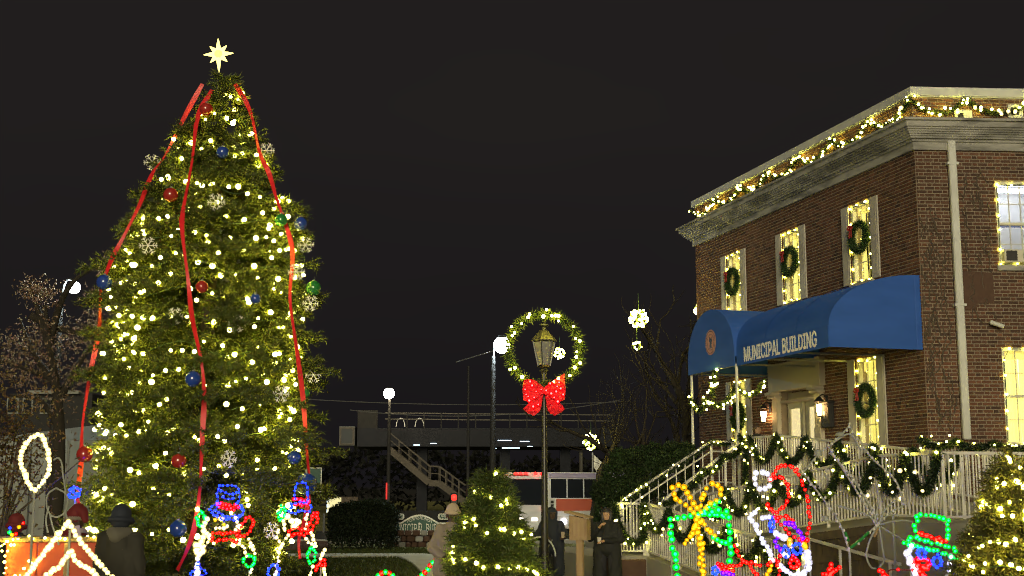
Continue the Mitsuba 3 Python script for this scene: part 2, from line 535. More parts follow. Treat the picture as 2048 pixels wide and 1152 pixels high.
def lay_bricks(parent, b, rr, M, single):
    """single: mask of the bricks that become parts"""
    proud = rr.uniform(.006, .013, len(b))
    v, qd = brick_faces(b, proud)
    vw = v @ M[:3, :3].T + M[:3, 3]
    tone = rr.integers(0, 4, len(b))
    for i in np.nonzero(single)[0]:
        part(parent, 'brick', mikit.ply((vw[i], qd), f'm_brick_{tone[i]}'), None)
    rest = ~single
    k = rest.sum()
    f = (qd[None] + (np.arange(k) * 8)[:, None, None]).reshape(-1, 4)
    f = np.vstack([f[:, [0, 1, 2]], f[:, [0, 2, 3]]])
    c = np.repeat(brick_tone(k, rr, b[rest, 0], b[rest, 2]), 8, 0)
    part(parent, 'brickwork', trimesh.Trimesh(vw[rest].reshape(-1, 3), f, process=False), 'm_brick_vc', False, color=c.clip(0, 1), kind='stuff')


b, rr = bricks(.01, LR, 1.5, 9.46, r_holes, 11)
big = (b[:, 1] - b[:, 0] > .19) & (b[:, 0] > .0) & (b[:, 1] < 2.4) & (b[:, 2] > 4.9) & (b[:, 2] < 8.8)
ids = np.nonzero(big)[0][:300]
single = np.zeros(len(b), bool)
single[ids] = True
lay_bricks(sw_, b, rr, MR, single)
b, rr = bricks(-LF, -.01, 1.5, 9.46, f_holes, 12)
lay_bricks(fw_, b, rr, MF, np.zeros(len(b), bool))


# cornice, frieze, parapet coping
def slab(z0, z1, off, c=0.0):
    return extrude(FP.buffer(off, join_style=2, mitre_limit=5), z1 - z0, None, z0)


prof = [(9.085, 9.13, .17), (9.13, 9.17, .2), (9.17, 9.21, .235), (9.21, 9.25, .265), (9.25, 9.29, .3), (9.29, 9.41, .34), (9.41, 9.46, .4)]
part(BLD, 'cornice', cat([slab(a, b_, o) for a, b_, o in prof]), 'm_stone')
part(BLD, 'frieze', cat([slab(8.865, 9.03, .07), slab(9.03, 9.085, .11)]), 'm_stone')
part(BLD, 'parapet', extrude(FP.difference(FP.buffer(-.3, join_style=2)), .56, None, 9.46), 'm_mortar')
part(BLD, 'coping', cat([slab(10.02, 10.2, .075), slab(10.0, 10.02, .04)]), 'm_whitepaint')
b, rr = bricks(.01, LR, 9.47, 9.99, [(.86, 1.23, 9.3, 9.72), (2.0, 2.31, 9.58, 9.86)], 13)
v, qd = brick_faces(b, rr.uniform(.006, .012, len(b)))
v2, rr2 = bricks(-LF, -.01, 9.47, 9.99, [], 14)
vb, _ = brick_faces(v2, rr2.uniform(.006, .012, len(v2)))
vw = np.vstack([(v @ MR[:3, :3].T + MR[:3, 3]).reshape(-1, 3), (vb @ MF[:3, :3].T + MF[:3, 3]).reshape(-1, 3)])
k = len(vw) // 8
f = (qd[None] + (np.arange(k) * 8)[:, None, None]).reshape(-1, 4)
tone = np.repeat(np.vstack([brick_tone(len(b), rr, b[:, 0], b[:, 2]), brick_tone(len(v2), rr2, v2[:, 0], v2[:, 2])]), 8, 0)
part(f'{BLD}__parapet', 'brickwork', trimesh.Trimesh(vw, np.vstack([f[:, [0, 1, 2]], f[:, [0, 2, 3]]]), process=False), 'm_brick_vc', False, color=tone.clip(0, 1), kind='stuff')
for x0, x1, z0, z1, broken in ((.86, 1.23, 9.475, 9.72, True), (2.0, 2.31, 9.58, 9.86, False)):
    o = sbox(x0, z0, x1, z1).difference(sbox(x0 + .06, z0 + (0 if broken else .06), x1 - (.18 if broken else .08), z1 - .06))
    vk = part(BLD, 'parapet_vent', extrude(o, .06, MR), 'm_whitepaint')
    part(vk, 'opening', box(x0 + .04, x1 - .06, z0 + .01, z1 - .04, .002, .01, MR), 'm_black')
# downspout
ds = part(BLD, 'downspout', cat([cbox(.66, .82, 2.95, 9.06, .03, .14, .02, MR)]), 'm_whitepaint', False)
for z in (5.62, 8.55):
    part(ds, 'strap', box(.62, .86, z, z + .05, .0, .148, MR), 'm_whitepaint')
# rendered patch and old vine traces
pt = Polygon([(.83, 5.55), (1.12, 5.6), (1.14, 5.69), (1.49, 5.69), (1.49, 6.33), (.83, 6.35)])
part(BLD, 'rendered_patch', extrude(pt, .018, MR, .004), 'm_brick_3')
vt = []
r = np.random.default_rng(21)
for k in range(150):
    x, z = r.uniform(.03, .55), r.uniform(3.0, 7.4) if k < 110 else r.uniform(5, 8.2)
    if k >= 110:
        x = r.uniform(.9, 1.5)
    pl = [(x, z, .016)]
    for _ in range(r.integers(3, 7)):
        pl.append((np.clip(pl[-1][0] + r.normal(0, .035), .02, .6 if k < 110 else 1.55), pl[-1][1] + r.uniform(.02, .1), .016 + r.uniform(0, .012)))
    vt.append(tube([R(*p) for p in pl], r.uniform(.006, .014), 4))
part(BLD, 'vine_traces', cat(vt), 'm_darkwood', kind='stuff')


def grid_mesh(G):
    a, b_ = G.shape[:2]
    i = np.arange(a * b_).reshape(a, b_)
    q_ = np.stack([i[:-1, :-1], i[:-1, 1:], i[1:, 1:], i[1:, :-1]], -1).reshape(-1, 4)
    return trimesh.Trimesh(*meshkit.arrays((G.reshape(-1, 3), q_))[:2], process=False)


def window(M, xc, z0, z1, style, shutters):
    k = part(BLD, 'window', extrude(sbox(xc - WW / 2, z0, xc + WW / 2, z1).difference(sbox(xc - WW / 2 + .065, z0 + .06, xc + WW / 2 - .065, z1 - .07)), .1, M, -.12), 'm_trimwhite')
    zm = (z0 + z1) / 2
    part(k, 'meeting_rail', cbox(xc - WW / 2 + .065, xc + WW / 2 - .065, zm - .028, zm + .028, -.13, -.06, .006, M), 'm_trimwhite')
    for lo, hi in ((z0 + .06, zm - .028), (zm + .028, z1 - .07)):
        for t in (1, 2):
            xx = xc - WW / 2 + .065 + (WW - .13) * t / 3
            part(k, 'glazing_bar', box(xx - .009, xx + .009, lo, hi, -.105, -.083, M), 'm_trimwhite')
        part(k, 'glazing_bar', box(xc - WW / 2 + .065, xc + WW / 2 - .065, (lo + hi) / 2 - .009, (lo + hi) / 2 + .009, -.103, -.085, M), 'm_trimwhite')
    pane = trimesh.Trimesh([(xc - WW / 2 + .06, z0 + .05, -.11), (xc + WW / 2 - .06, z0 + .05, -.11), (xc + WW / 2 - .06, z1 - .06, -.11), (xc - WW / 2 + .06, z1 - .06, -.11)], [[0, 1, 2], [0, 2, 3]], process=False)
    part(k, 'pane', pane.apply_transform(M), 'm_glass')
    part(k, 'sill', cbox(xc - WW / 2 - .06, xc + WW / 2 + .06, z0 - .11, z0, -.1, .07, .01, M), 'm_stone')
    # curtain with folds, or the lit room
    if style == 'curtain':
        rr_ = np.random.default_rng(int(abs(xc) * 100 + z0 * 10))
        gap, off = rr_.uniform(.02, .2), rr_.uniform(-.12, .12)
        xl, xr = xc - WW / 2 - .05, xc + WW / 2 + .05
        for x0, x1, ph in ((xl, xc + off - gap / 2, 0), (xc + off + gap / 2, xr, 2)):
            xs = np.linspace(x0, x1, 46)
            G_ = []
            for z, sq in ((z0 - .02, 1.15), ((z0 + z1) / 2, .8), (z1 + .02, 1.0)):
                zz_ = -.25 + .03 * np.sin(xs * 55 * sq + ph + .9 * np.sin(xs * 13))
                G_.append([(x, z, d) for x, d in zip(xs, zz_)])
            m = grid_mesh(np.array(G_)).apply_transform(M)
            part(k, 'curtain', m, 'm_curtain', True, emitter=emit(np.array([.86, .77, .2]) * rr_.uniform(.75, 1.15)))
        part(k, 'curtain_valance', cbox(xl, xr, z1 - rr_.uniform(.16, .3), z1 + .02, -.21, -.19, .004, M), 'm_curtain', emitter=emit([.7, .58, .13]))
        part(k, 'room_wall', box(xl, xr, z0 - .05, z1 + .05, -.62, -.6, M), 'm_interior', emitter=emit([1.6, 1.5, .85]))
    if shutters:
        for sx in (-1, 1):
            a = xc + sx * (WW / 2 + .02)
            x0, x1 = sorted((a, a + sx * .31))
            sh = [cbox(x0, x1, z0, z1, .018, .05, .006, M)]
            s_ = part(BLD, 'shutter', cat(sh), 'm_shutter')
            for lo, hi in ((z0 + .08, zm - .03), (zm + .03, z1 - .08)):
                part(s_, 'panel', cbox(x0 + .05, x1 - .05, lo, hi, .046, .058, .006, M), 'm_shutter')
    return k


def window_lights(M, xc, z0, z1, label, seed):
    r = np.random.default_rng(seed)
    k = thing('window_light_string', label, 'light string')
    a, b_ = xc - WW / 2 + .03, xc + WW / 2 - .03
    path = np.array([(a, z0 + .03, .0), (a, z1 - .04, .0), (b_, z1 - .04, .0), (b_, z0 + .03, .0)])
    path = resample(path, .33, True)
    path = path + r.normal(0, .025, path.shape) * [.3, 1, .3]
    pw = path @ M[:3, :3].T + M[:3, 3]
    part(k, 'wire', tube(pw, .006, 4, True), 'm_wire')
    for p in pw:
        bulb(k, p + M[:3, 2] * .02, r.uniform(.018, .026), WARM2, d=M[:3, 2] + r.normal(0, .2, 3))


def wreath(M, xc, zc, rad, label, seed, d=.03, bow=True):
    k = thing('window_wreath', label, 'wreath')
    t = np.linspace(0, 2 * np.pi, 40)
    path = np.stack([xc + rad * np.cos(t), zc + rad * np.sin(t), t * 0 + d], 1) @ M[:3, :3].T + M[:3, 3]
    put_foliage(k, 'foliage', garland_mesh(path, .1, 2300, .085, .024, seed, (.02, .045, .016)))
    if bow:
        lp = []
        for sx in (-1, 1):
            lp.append(smoothline([(0, 0, .0), (sx * .06, .04, .02), (sx * .09, .0, .03), (sx * .055, -.03, .02), (0, 0, 0)], 5))
            lp.append(smoothline([(0, 0, .0), (sx * .03, -.1, .02), (sx * .05, -.22, .02)], 5))
        bx, bz = xc - rad * .55, zc + rad * .75
        ms = []
        for c_ in lp:
            c_ = (c_ + [bx, bz, d + .09]) @ M[:3, :3].T + M[:3, 3]
            ms.append(ribbon_mesh(c_, .05, M[:3, 1] * .5 + M[:3, 0] * .8))
        part(k, 'bow', cat(ms), 'm_bowdark')
    return k


def ribbon_mesh(path, width, side, thick=.004):
    """a band with real thickness along path; side: direction of its width"""
    p = np.asarray(path, float)
    side = np.broadcast_to(np.asarray(side, float), p.shape)
    t = np.gradient(p, axis=0)
    s = side - t * (np.sum(side * t, 1) / (np.sum(t * t, 1) + 1e-9))[:, None]
    s /= np.linalg.norm(s, axis=1, keepdims=True) + 1e-9
    nrm = np.cross(t, s)
    nrm /= np.linalg.norm(nrm, axis=1, keepdims=True) + 1e-9
    w = np.broadcast_to(np.asarray(width, float), (len(p),))[:, None]
    ring = np.stack([p - s * w / 2 - nrm * thick, p + s * w / 2 - nrm * thick, p + s * w / 2 + nrm * thick, p - s * w / 2 + nrm * thick], 1)
    n = len(p)
    fs = [[0, 1, 2], [0, 2, 3]]
    for i in range(n - 1):
        for k in range(4):
            a, b_, c_, d_ = 4 * i + k, 4 * i + (k + 1) % 4, 4 * i + 4 + (k + 1) % 4, 4 * i + 4 + k
            fs += [[a, b_, c_], [a, c_, d_]]
    e = 4 * (n - 1)
    fs += [[e, e + 2, e + 1], [e, e + 3, e + 2]]
    return trimesh.Trimesh(ring.reshape(-1, 3), fs, process=False)


WL = ['upper window nearest the corner', 'middle upper window', 'upper window farthest from the corner', 'ground floor window right of the door', 'ground floor window left of the door']
for k, ((x, a, b_), nm) in enumerate(zip(FRONT_WIN, WL)):
    window(MF, x, a, b_, 'curtain', True)
    window_lights(MF, x, a, b_, f'warm light string framing the {nm}', 40 + k)
    zc = a + (b_ - a) * (.56 if k < 3 else .52)
    wreath(MF, x, zc, .3, f'green wreath with red bow on the {nm}', 50 + k, .07)
SL = ['upper side window beside the downspout', 'lower side window beside the downspout', 'upper side window at the far right', 'lower side window at the far right']
for k, ((x, a, b_), nm) in enumerate(zip(SIDE_WIN, SL)):
    wk = window(MR, x, a, b_, 'room' if k == 0 else 'curtain', False)
    if k < 2:
        window_lights(MR, x, a, b_, f'warm light string framing the {nm}', 60 + k)
# lit office behind the upper side window: ceiling, back wall, tube lamps, a chair back and an air conditioner in the sash
rm = part(BLD, 'office', cat([box(1.2, 3.4, 6.1, 6.15, -2.2, -.4, MR), box(1.2, 3.4, 8.5, 8.55, -2.2, -.4, MR), box(1.2, 3.4, 6.1, 8.5, -2.25, -2.2, MR), box(1.15, 1.2, 6.1, 8.5, -2.2, -.4, MR), box(3.4, 3.45, 6.1, 8.5, -2.2, -.4, MR)]), 'm_interior')
part(rm, 'tube_lamp', box(1.4, 3.2, 8.44, 8.47, -1.3, -1.1, MR), 'm_bulb', emitter=emit([7, 7.4, 8]))
part(rm, 'tube_lamp', box(1.4, 3.2, 8.44, 8.47, -1.9, -1.75, MR), 'm_bulb', emitter=emit([7, 7.4, 8]))
part(rm, 'chair_back', cbox(1.8, 2.3, 6.2, 6.95, -.9, -.82, .1, MR), 'm_navy')
part(rm, 'blue_shelf', box(1.75, 3.3, 7.6, 7.63, -1.6, -1.3, MR), 'm_ballblue')
ac = solo('air_conditioner', cat([cbox(1.71, 2.45, 6.53, 6.8, -.2, .12, .015, MR)]), 'm_trimwhite', 'window air conditioner sitting in the upper side window sash', 'air conditioner')
part(ac, 'grille', box(1.75, 1.98, 6.56, 6.77, .118, .124, MR), 'm_black')
t = np.linspace(0, 2 * np.pi, 20)
part(ac, 'fan_ring', tube(np.stack([2.2 + .1 * np.cos(t), 6.665 + .1 * np.sin(t), t * 0 + .125], 1)[:-1] @ MR[:3, :3].T + MR[:3, 3], .008, 5, True), 'm_greymetal')
cm = solo('security_camera', cat([tube([R(1.42, 5.3, 0), R(1.42, 5.26, .12)], .02, 6), tube([R(1.34, 5.3, .12), R(1.58, 5.2, .2)], .042, 10), tube([R(1.42, 5.3, 0), R(1.42, 5.3, .015)], .05, 10)]), 'm_whitepaint', 'small white security camera on the side wall above the lower window', 'camera')

# ---- entrance
DK = part(BLD, 'door', cbox(DOORX - .92, DOORX + .92, 2.05, 4.3, -.22, -.18, .01, MF), 'm_cream')
# double door leaves, pilasters, entablature
for sx in (-1, 1):
    a = DOORX + sx * .46
    part(DK, 'leaf', extrude(sbox(a - .38, 2.07, a + .38, 4.05).difference(sbox(a - .24, 2.45, a + .24, 3.9)), .05, MF, -.18), 'm_trimwhite')
    pv = box(a - .24, a + .24, 2.45, 3.9, -.165, -.16, MF)
    part(DK, 'glass_panel', pv, 'm_cream', emitter=emit([.75, .62, .32]))
    part(DK, 'handle', cat([tube([F(-a + sx * .32, 2.95, -.1), F(-a + sx * .32, 3.25, -.1)], .018, 8)]), 'm_blackmetal')
    part(DK, 'oval_ornament', ball(F(-a, 2.85, -.15), 1, 2, (.05, .05, .14)), 'm_black')
    k = part(BLD, 'pilaster', cat([cbox(DOORX + sx * 1.06 - .14, DOORX + sx * 1.06 + .14, 2.05, 4.25, .0, .12, .015, MF), cbox(DOORX + sx * 1.06 - .18, DOORX + sx * 1.06 + .18, 2.05, 2.25, .0, .15, .01, MF)]), 'm_cream')
    part(k, 'capital', cat([cbox(DOORX + sx * 1.06 - .2, DOORX + sx * 1.06 + .2, 4.17, 4.24, 0, .22, .015, MF), cbox(DOORX + sx * 1.06 - .17, DOORX + sx * 1.06 + .17, 4.24, 4.33, 0, .3, .02, MF)]), 'm_cream')
part(DK, 'notice', box(DOORX + .52 - .12, DOORX + .52 + .12, 3.05, 3.4, -.158, -.152, MF), 'm_greymetal')
part(BLD, 'entablature', cat([cbox(DOORX - 1.3, DOORX + 1.3, 4.33, 5.02, .0, .16, .015, MF), cbox(DOORX - 1.2, DOORX + 1.2, 4.05, 4.12, -.16, .02, .01, MF)]), 'm_cream')
mbx = solo('letter_box', cat([cbox(-3.98, -3.62, 3.35, 3.92, .02, .17, .02, MF), cbox(-4.0, -3.6, 3.9, 3.96, .01, .2, .015, MF)]), 'm_black', 'black letter box on the brick right of the entrance door', 'letter box')
part(mbx, 'decal', box(-3.86, -3.78, 3.55, 3.72, .17, .174, MF), 'm_greymetal')
for x, side in ((-3.98, 'right'), (-6.8, 'left')):
    lk = thing('wall_lantern', f'lit wall lantern on the brick {side} of the entrance door', 'wall lamp')
    s = -x
    part(lk, 'bracket', cat([box(x - .06, x + .06, 3.86, 4.1, .0, .02, MF), tube(smoothline([F(s, 4.02, .01), F(s, 4.12, .1), F(s, 4.06, .2)], 5), .014, 6)]), 'm_blackmetal')
    part(lk, 'hood', lathe([(.0, .12), (.03, .11), (.13, .0), (.0, .0)], 16, F(s, 3.95, .2)), 'm_blackmetal', 30)
    part(lk, 'glass', lathe([(.0, 0), (.045, 0), (.062, .08), (.07, .24), (0, .24)], 14, F(s, 3.64, .2)), 'm_frosted', 40, emitter={**emit([42, 23, 8]), 'sampling_weight': 20.0})
    part(lk, 'base', lathe([(0, 0), (.03, .01), (.06, .04), (0, .04)], 12, F(s, 3.6, .2)), 'm_blackmetal', 30)

# ---- awning: quarter barrel along the front, half barrel with the seal over the door
AW = thing('entrance_awning', 'long blue fabric awning with white lettering over the entrance', 'awning')
AD, ZB, ZV, ZT = 2.1, 4.75, 5.17, 6.27
t = np.linspace(0, np.pi / 2, 22)
qp = np.stack([AD * np.cos(t), ZV + (ZT - ZV) * np.sin(t)], 1)        # (d, z) from valance to wall
SA, SB = .05, 6.85        # near end, far end
ARC, ARW = 5.55, 1.33     # arch centre and half width


ss = np.linspace(SA, SB, 110)
wrk = lambda s, k: .03 * math.sin(s * 2.24) ** 2 * math.sin(math.pi * k / 21) + .035 * (float(meshkit.fbm(np.array([[s * 2.2, k * .16, 1.0]]), 3, 5)[0]) - .5)
G = np.array([[F(s, z - wrk(s, k), d) for k, (d, z) in enumerate(qp)] for s in ss])
part(AW, 'canopy', grid_mesh(G), 'm_awning', True)
tt = np.linspace(0, np.pi, 36)
ap = np.stack([ARC - ARW * np.cos(tt), ZV - .2 + (6.2 - ZV + .2) * np.sin(tt) ** .9], 1)   # (s, z)
ds_ = np.linspace(.0, AD + .06, 24)
G = np.array([[F(s, z, d) for s, z in ap] for d in ds_])
part(AW, 'arch_canopy', grid_mesh(G), 'm_awning', True)
face = Polygon([(-s, z) for s, z in ap] + [(-(ARC + ARW), ZB), (-(ARC - ARW), ZB)])
for s in (1.43, 2.81):
    part(AW, 'seam', ribbon_mesh([F(s, z + .012 - .03 * math.sin(s * 2.24) ** 2 * math.sin(math.pi * k / 21), d + .006) for k, (d, z) in enumerate(qp)], .05, U, .004), 'm_awning', True)
part(AW, 'hem', cat([bar(F(SA, ZB + .004, AD + .014), F(ARC - ARW, ZB + .004, AD + .014), .016, .02), bar(F(SA, ZV, AD + .012), F(ARC - ARW, ZV, AD + .012), .012, .012)]), 'm_awning')
part(AW, 'arch_front', extrude(face, .012, MF, AD + .055), 'm_awning')
wing = Polygon([(d, z) for d, z in qp] + [(0, ZB), (AD, ZB)])
MW = axes(F(SA, 0, 0), NF, Z3, U)
part(AW, 'near_wing', extrude(wing, .012, MW, -.012), 'm_awning')
part(AW, 'wing_seam', cat([bar(F(SA - .016, ZB, .13), F(SA - .016, 6.25, .13), .012, .03)]), 'm_awning')
part(AW, 'far_wing', extrude(wing, .012, axes(F(SB, 0, 0), NF, Z3, U)), 'm_awning')
part(AW, 'valance', box(-(ARC - ARW), -SA, ZB, ZV, AD, AD + .012, MF), 'm_awning')
fr = [bar(F(SA, ZB + .03, AD - .03), F(SB, ZB + .03, AD - .03), .04), bar(F(SA + .03, ZB + .03, 0), F(SA + .03, ZB + .03, AD), .04)]
for s in (1.5, 2.9, 4.22, 6.8):
    fr += [bar(F(s, ZB + .03, 0), F(s, ZB + .03, AD - .03), .04)]
    fr += [tube([F(s, z - .09, max(d - .07, .02)) for d, z in qp], .018, 5)]
part(AW, 'frame', cat(fr), 'm_greymetal')
for s in (ARC - ARW + .05, ARC + ARW - .05):
    part(AW, 'post', tube([F(s, 2.0, AD), F(s, ZB + .05, AD)], .035, 10), 'm_whitepaint', 40)
tm = meshkit.text_mesh('MUNICIPAL BUILDING', .31, .006, True)
w0 = tm.bounds[1][0]
tm.apply_scale((3.35 / w0, 1, 1))
tm.apply_transform(MF @ trimesh.transformations.translation_matrix((-3.86, 4.81, AD + .0125)))
part(AW, 'lettering', tm, 'm_letter')
sc = Point(-5.5, 5.42)
sk = part(AW, 'city_seal', extrude(sc.buffer(.3), .006, MF, AD + .0675), 'm_seal')
part(sk, 'ring', extrude(sc.buffer(.272).difference(sc.buffer(.255)), .003, MF, AD + .0738), 'm_sealdark')
part(sk, 'inner_ring', extrude(sc.buffer(.195).difference(sc.buffer(.183)), .003, MF, AD + .0738), 'm_sealdark')
em_ = Polygon([(-.06, -.14), (.07, -.14), (.05, -.02), (.1, .03), (.05, .13), (.0, .08), (-.04, .14), (-.08, .05), (-.03, -.03)])
part(sk, 'emblem', extrude(shapely.affinity.translate(em_, -5.5, 5.42), .003, MF, AD + .0738), 'm_sealdark')

# ================================================================ ramps, landing, stairs, railings
FL = 2.05


def prism(poly_pts, z_bot):
    """solid under a (possibly sloping) polygon of 3-d points"""
    p = np.asarray(poly_pts, float)
    lo = p.copy()
    lo[:, 2] = z_bot
    return trimesh.PointCloud(np.vstack([p, lo])).convex_hull


def RF(s, d, z):
    return F(s, z, d)


LD = thing('entrance_landing', 'raised concrete landing in front of the entrance door', 'landing')
part(LD, 'slab', prism([RF(1.7, .0, FL), RF(1.7, 2.45, FL), RF(7.2, 2.45, FL), RF(7.2, 0, FL)], .0), 'm_concrete')
RP = thing('access_ramp', 'concrete switchback access ramp with dark skirt below the pale railings', 'ramp')
part(RP, 'upper_flight', prism([RF(1.7, .35, FL), RF(1.7, 2.45, FL), RF(-4.6, 2.45, 1.5), RF(-4.6, .35, 1.5)], 0), 'm_concrete')
part(RP, 'turning_platform', prism([RF(-4.6, .35, 1.5), RF(-4.6, 4.0, 1.5), RF(-6.4, 4.0, 1.5), RF(-6.4, .35, 1.5)], 0), 'm_concrete')
part(RP, 'middle_flight', prism([RF(-4.6, 2.45, 1.5), RF(-4.6, 3.95, 1.5), RF(2.0, 3.95, .86), RF(2.0, 2.45, .86)], 0), 'm_concrete')
part(RP, 'lower_platform', prism([RF(2.0, 2.45, .7), RF(2.0, 6.1, .7), RF(1.2, 6.1, .7), RF(1.2, 2.45, .7)], 0), 'm_concrete')
part(RP, 'lower_flight', prism([RF(1.2, 4.0, .68), RF(1.2, 5.55, .68), RF(-5.6, 5.55, .02), RF(-5.6, 4.0, .02)], -.05), 'm_concrete')
# dark board skirts, board by board
for (a, b_, d) in ((RF(-4.6, 3.96, 1.44), RF(1.9, 3.96, .82), 3.965),):
    n = 22
    for k in range(n):
        p, q_ = a + (b_ - a) * (k / n), a + (b_ - a) * ((k + .965) / n)
        part(RP, 'skirt_board', prism([p, q_, q_ + NF * .03, p + NF * .03], 0.0), 'm_darkwood')
part(RP, 'skirt_rail', cat([bar(RF(-4.6, 4.01, 1.36), RF(1.9, 4.01, .74), .04, .12), bar(RF(-4.6, 4.01, .98), RF(-.6, 4.01, .6), .04, .1)]), 'm_darkwood')
part(RP, 'end_wall', cat([cbox(-2.1, -1.1, .0, .64, 5.6, 6.15, .02, MF)]), 'm_brick_3')
ST = thing('entrance_steps', 'flight of concrete steps rising to the entrance landing', 'steps')
nst = 9
for k in range(nst):
    d0 = 2.45 + k * .27
    z = FL - (k + 1) * (FL - .62) / (nst + 1)
    part(ST, 'step', cbox(-6.9, -3.1, 0.0, z, d0, d0 + .27 + (nst - k) * 0, .01, MF), 'm_concrete')
part(RP, 'side_platform', prism([RF(1.6, 4.9, .62), RF(1.6, 6.1, .62), RF(7.2, 6.1, .62), RF(7.2, 4.9, .62)], 0), 'm_concrete')


def railing(label, pts, h=1.0, gap=.1, posts=True, mid=None, bottom=.09):
    """pts: top rail corner points. Parts: top rail, bottom rail, each post and each baluster"""
    k = thing('railing', label, 'railing', None)
    tops, bots = [], []
    for a, b_ in zip(pts[:-1], pts[1:]):
        a, b_ = np.asarray(a, float), np.asarray(b_, float)
        tops.append(bar(a, b_, .055, .045))
        bots.append(bar(a - Z3 * (h - bottom), b_ - Z3 * (h - bottom), .04, .035))
        if mid:
            bots.append(bar(a - Z3 * mid, b_ - Z3 * mid, .035, .03))
        n = max(2, int(np.linalg.norm((b_ - a)[:2]) / gap))
        for i in range(1, n):
            p = a + (b_ - a) * i / n
            part(k, 'baluster', bar(p - Z3 * .02, p - Z3 * (h - bottom), .022), 'm_rail')
        if posts:
            m_ = max(1, int(round(np.linalg.norm((b_ - a)[:2]) / 1.7)))
            for i in range(m_ + 1):
                p = a + (b_ - a) * i / m_
                part(k, 'post', bar(p + Z3 * .0, p - Z3 * (h + .02), .05), 'm_rail')
    part(k, 'top_rail', cat(tops), 'm_rail')
    part(k, 'lower_rail', cat(bots), 'm_rail')
    return k


A0, A1, A2 = RF(2.95, 2.4, 3.07), RF(1.7, 2.4, 3.07), RF(-4.55, 2.4, 2.53)
railing('pale railing along the front edge of the entrance landing and upper ramp', [A0, A1, A2])
railing('pale railing along the upper ramp beside the building wall', [RF(-.4, .45, 2.9), RF(-4.6, .45, 2.52), RF(-6.3, .45, 2.5)])
B0, B1 = RF(2.0, 3.92, 1.86), RF(-4.6, 3.92, 2.5)
railing('pale railing along the middle ramp flight', [B0, B1])
railing('white railing round the turning platform at the right', [B1, RF(-6.3, 3.92, 2.5), RF(-6.3, .5, 2.5)], 1.0, .1)
Cc0, Cc1 = RF(1.28, 5.5, 1.7), RF(-5.0, 5.5, 1.08)
railing('pale railing along the lowest ramp flight, behind the gift box lights', [Cc0, Cc1])
railing('short pale railing closing the lower platform beside the hooded person', [RF(1.5, 6.05, 1.7), RF(1.28, 5.52, 1.7)], 1.0, .06)
railing('pale railing across the end of the lower platform, left of the gift box lights', [at(1240, 1007, 25.9), at(1287, 1007.5, 25.85)], 1.0, .06)
hk = thing('handrail', 'plain pipe handrail on the dark skirt of the lowest ramp flight', 'handrail')
h0, h1 = RF(-1.9, 4.12, 1.22), RF(-5.4, 4.12, .88)
part(hk, 'rail', bar(h0, h1, .045), 'm_rail')
for t_ in (.08, .5, .92):
    p = h0 + (h1 - h0) * t_
    part(hk, 'bracket', bar(p, p - Z3 * .8, .04), 'm_rail')
# stair rails
S0, S1 = at(1422, 883, 30.0), at(1243, 1001, 29.0)
S2 = at(1465, 884, 29.6)
railing('far stair railing climbing to the landing with garland on top', [S1, S0, S2], 1.0, .22, True, .22)
Q0, Q1 = at(1488, 880, 28.4), at(1322, 1004, 27.6)
railing('near stair railing climbing to the landing, second from the shrub', [Q1, at(1450, 906, 28.3), Q0], 1.0, .16, True, .2)


def swag(label, pts, sag, R_=.075, seed=0, rb=.022, off=None, density=1500, every=.17, keep=.8):
    """a lit garland hanging in swags through pts; off: shift of it off the rail, towards the viewer's side"""
    r = np.random.default_rng(seed)
    k = thing('lit_garland', label, 'garland')
    path = []
    for a, b_ in zip(pts[:-1], pts[1:]):
        a, b_ = np.asarray(a, float), np.asarray(b_, float)
        for t_ in np.linspace(0, 1, 14)[:-1]:
            path.append(a + (b_ - a) * t_ - Z3 * sag * 4 * t_ * (1 - t_))
    path.append(np.asarray(pts[-1], float))
    path = np.array(path) + (0 if off is None else off)
    put_foliage(k, 'foliage', garland_mesh(path, R_, density, .09, .026, seed, (.014, .028, .011)))
    bp = resample(path, every)
    for p in bp:
        p = p + r.normal(0, .3 * every, 3)
        if r.uniform() < keep:
            dd = r.normal(0, .6, 3)
            dd[1] = -abs(dd[1]) - .5
            dd /= np.linalg.norm(dd)
            bulb(k, p + dd * (R_ + .03), rb * r.uniform(.75, 1.25), WARM2 if r.uniform() < .8 else PALE, d=dd + [0, -1, 0])
    return k


def along(a, b_, n, drop=0.0):
    return [np.asarray(a) + (np.asarray(b_) - np.asarray(a)) * t_ - Z3 * drop for t_ in np.linspace(0, 1, n + 1)]


swag('lit garland in deep swags on the lowest ramp railing', along(Cc0, Cc1, 5), .42, .085, 101, off=NF * .06)
swag('lit garland in deep swags on the middle ramp railing', along(B0, B1, 6), .5, .08, 102, off=NF * .06)
swag('lit garland hanging in loops on the landing and upper ramp railing', [A0] + along(A1, A2, 5), .5, .075, 103, off=NF * .06)
swag('lit garland along the upper ramp railing by the building wall', along(RF(-.4, .45, 2.93), RF(-6.2, .45, 2.55), 5), .1, .07, 104)
swag('lit garland on the turning platform railing at the right', along(B1, RF(-6.3, 3.92, 2.5), 2), .55, .08, 105, off=NF * .06)
swag('lit garland twisted along the far stair railing', along(S1, S0, 4) + [S2], .05, .05, 106, every=.15, density=900)
swag('lit garland hanging along the near stair railing', along(Q1, Q0, 4), .16, .07, 107, every=.2)
swag('lit garland on the end railing of the lower platform', [at(1228, 1010, 25.7), at(1252, 1075, 25.7), at(1287, 1075, 25.6), at(1287, 1010, 25.6)], .1, .085, 108, every=.13)
swag('lit garland hanging down the awning post by the landing corner', [at(1480, 872, 27.6), at(1492, 900, 27.5), at(1490, 960, 27.4), at(1485, 985, 27.4)], .0, .07, 109, every=.14)
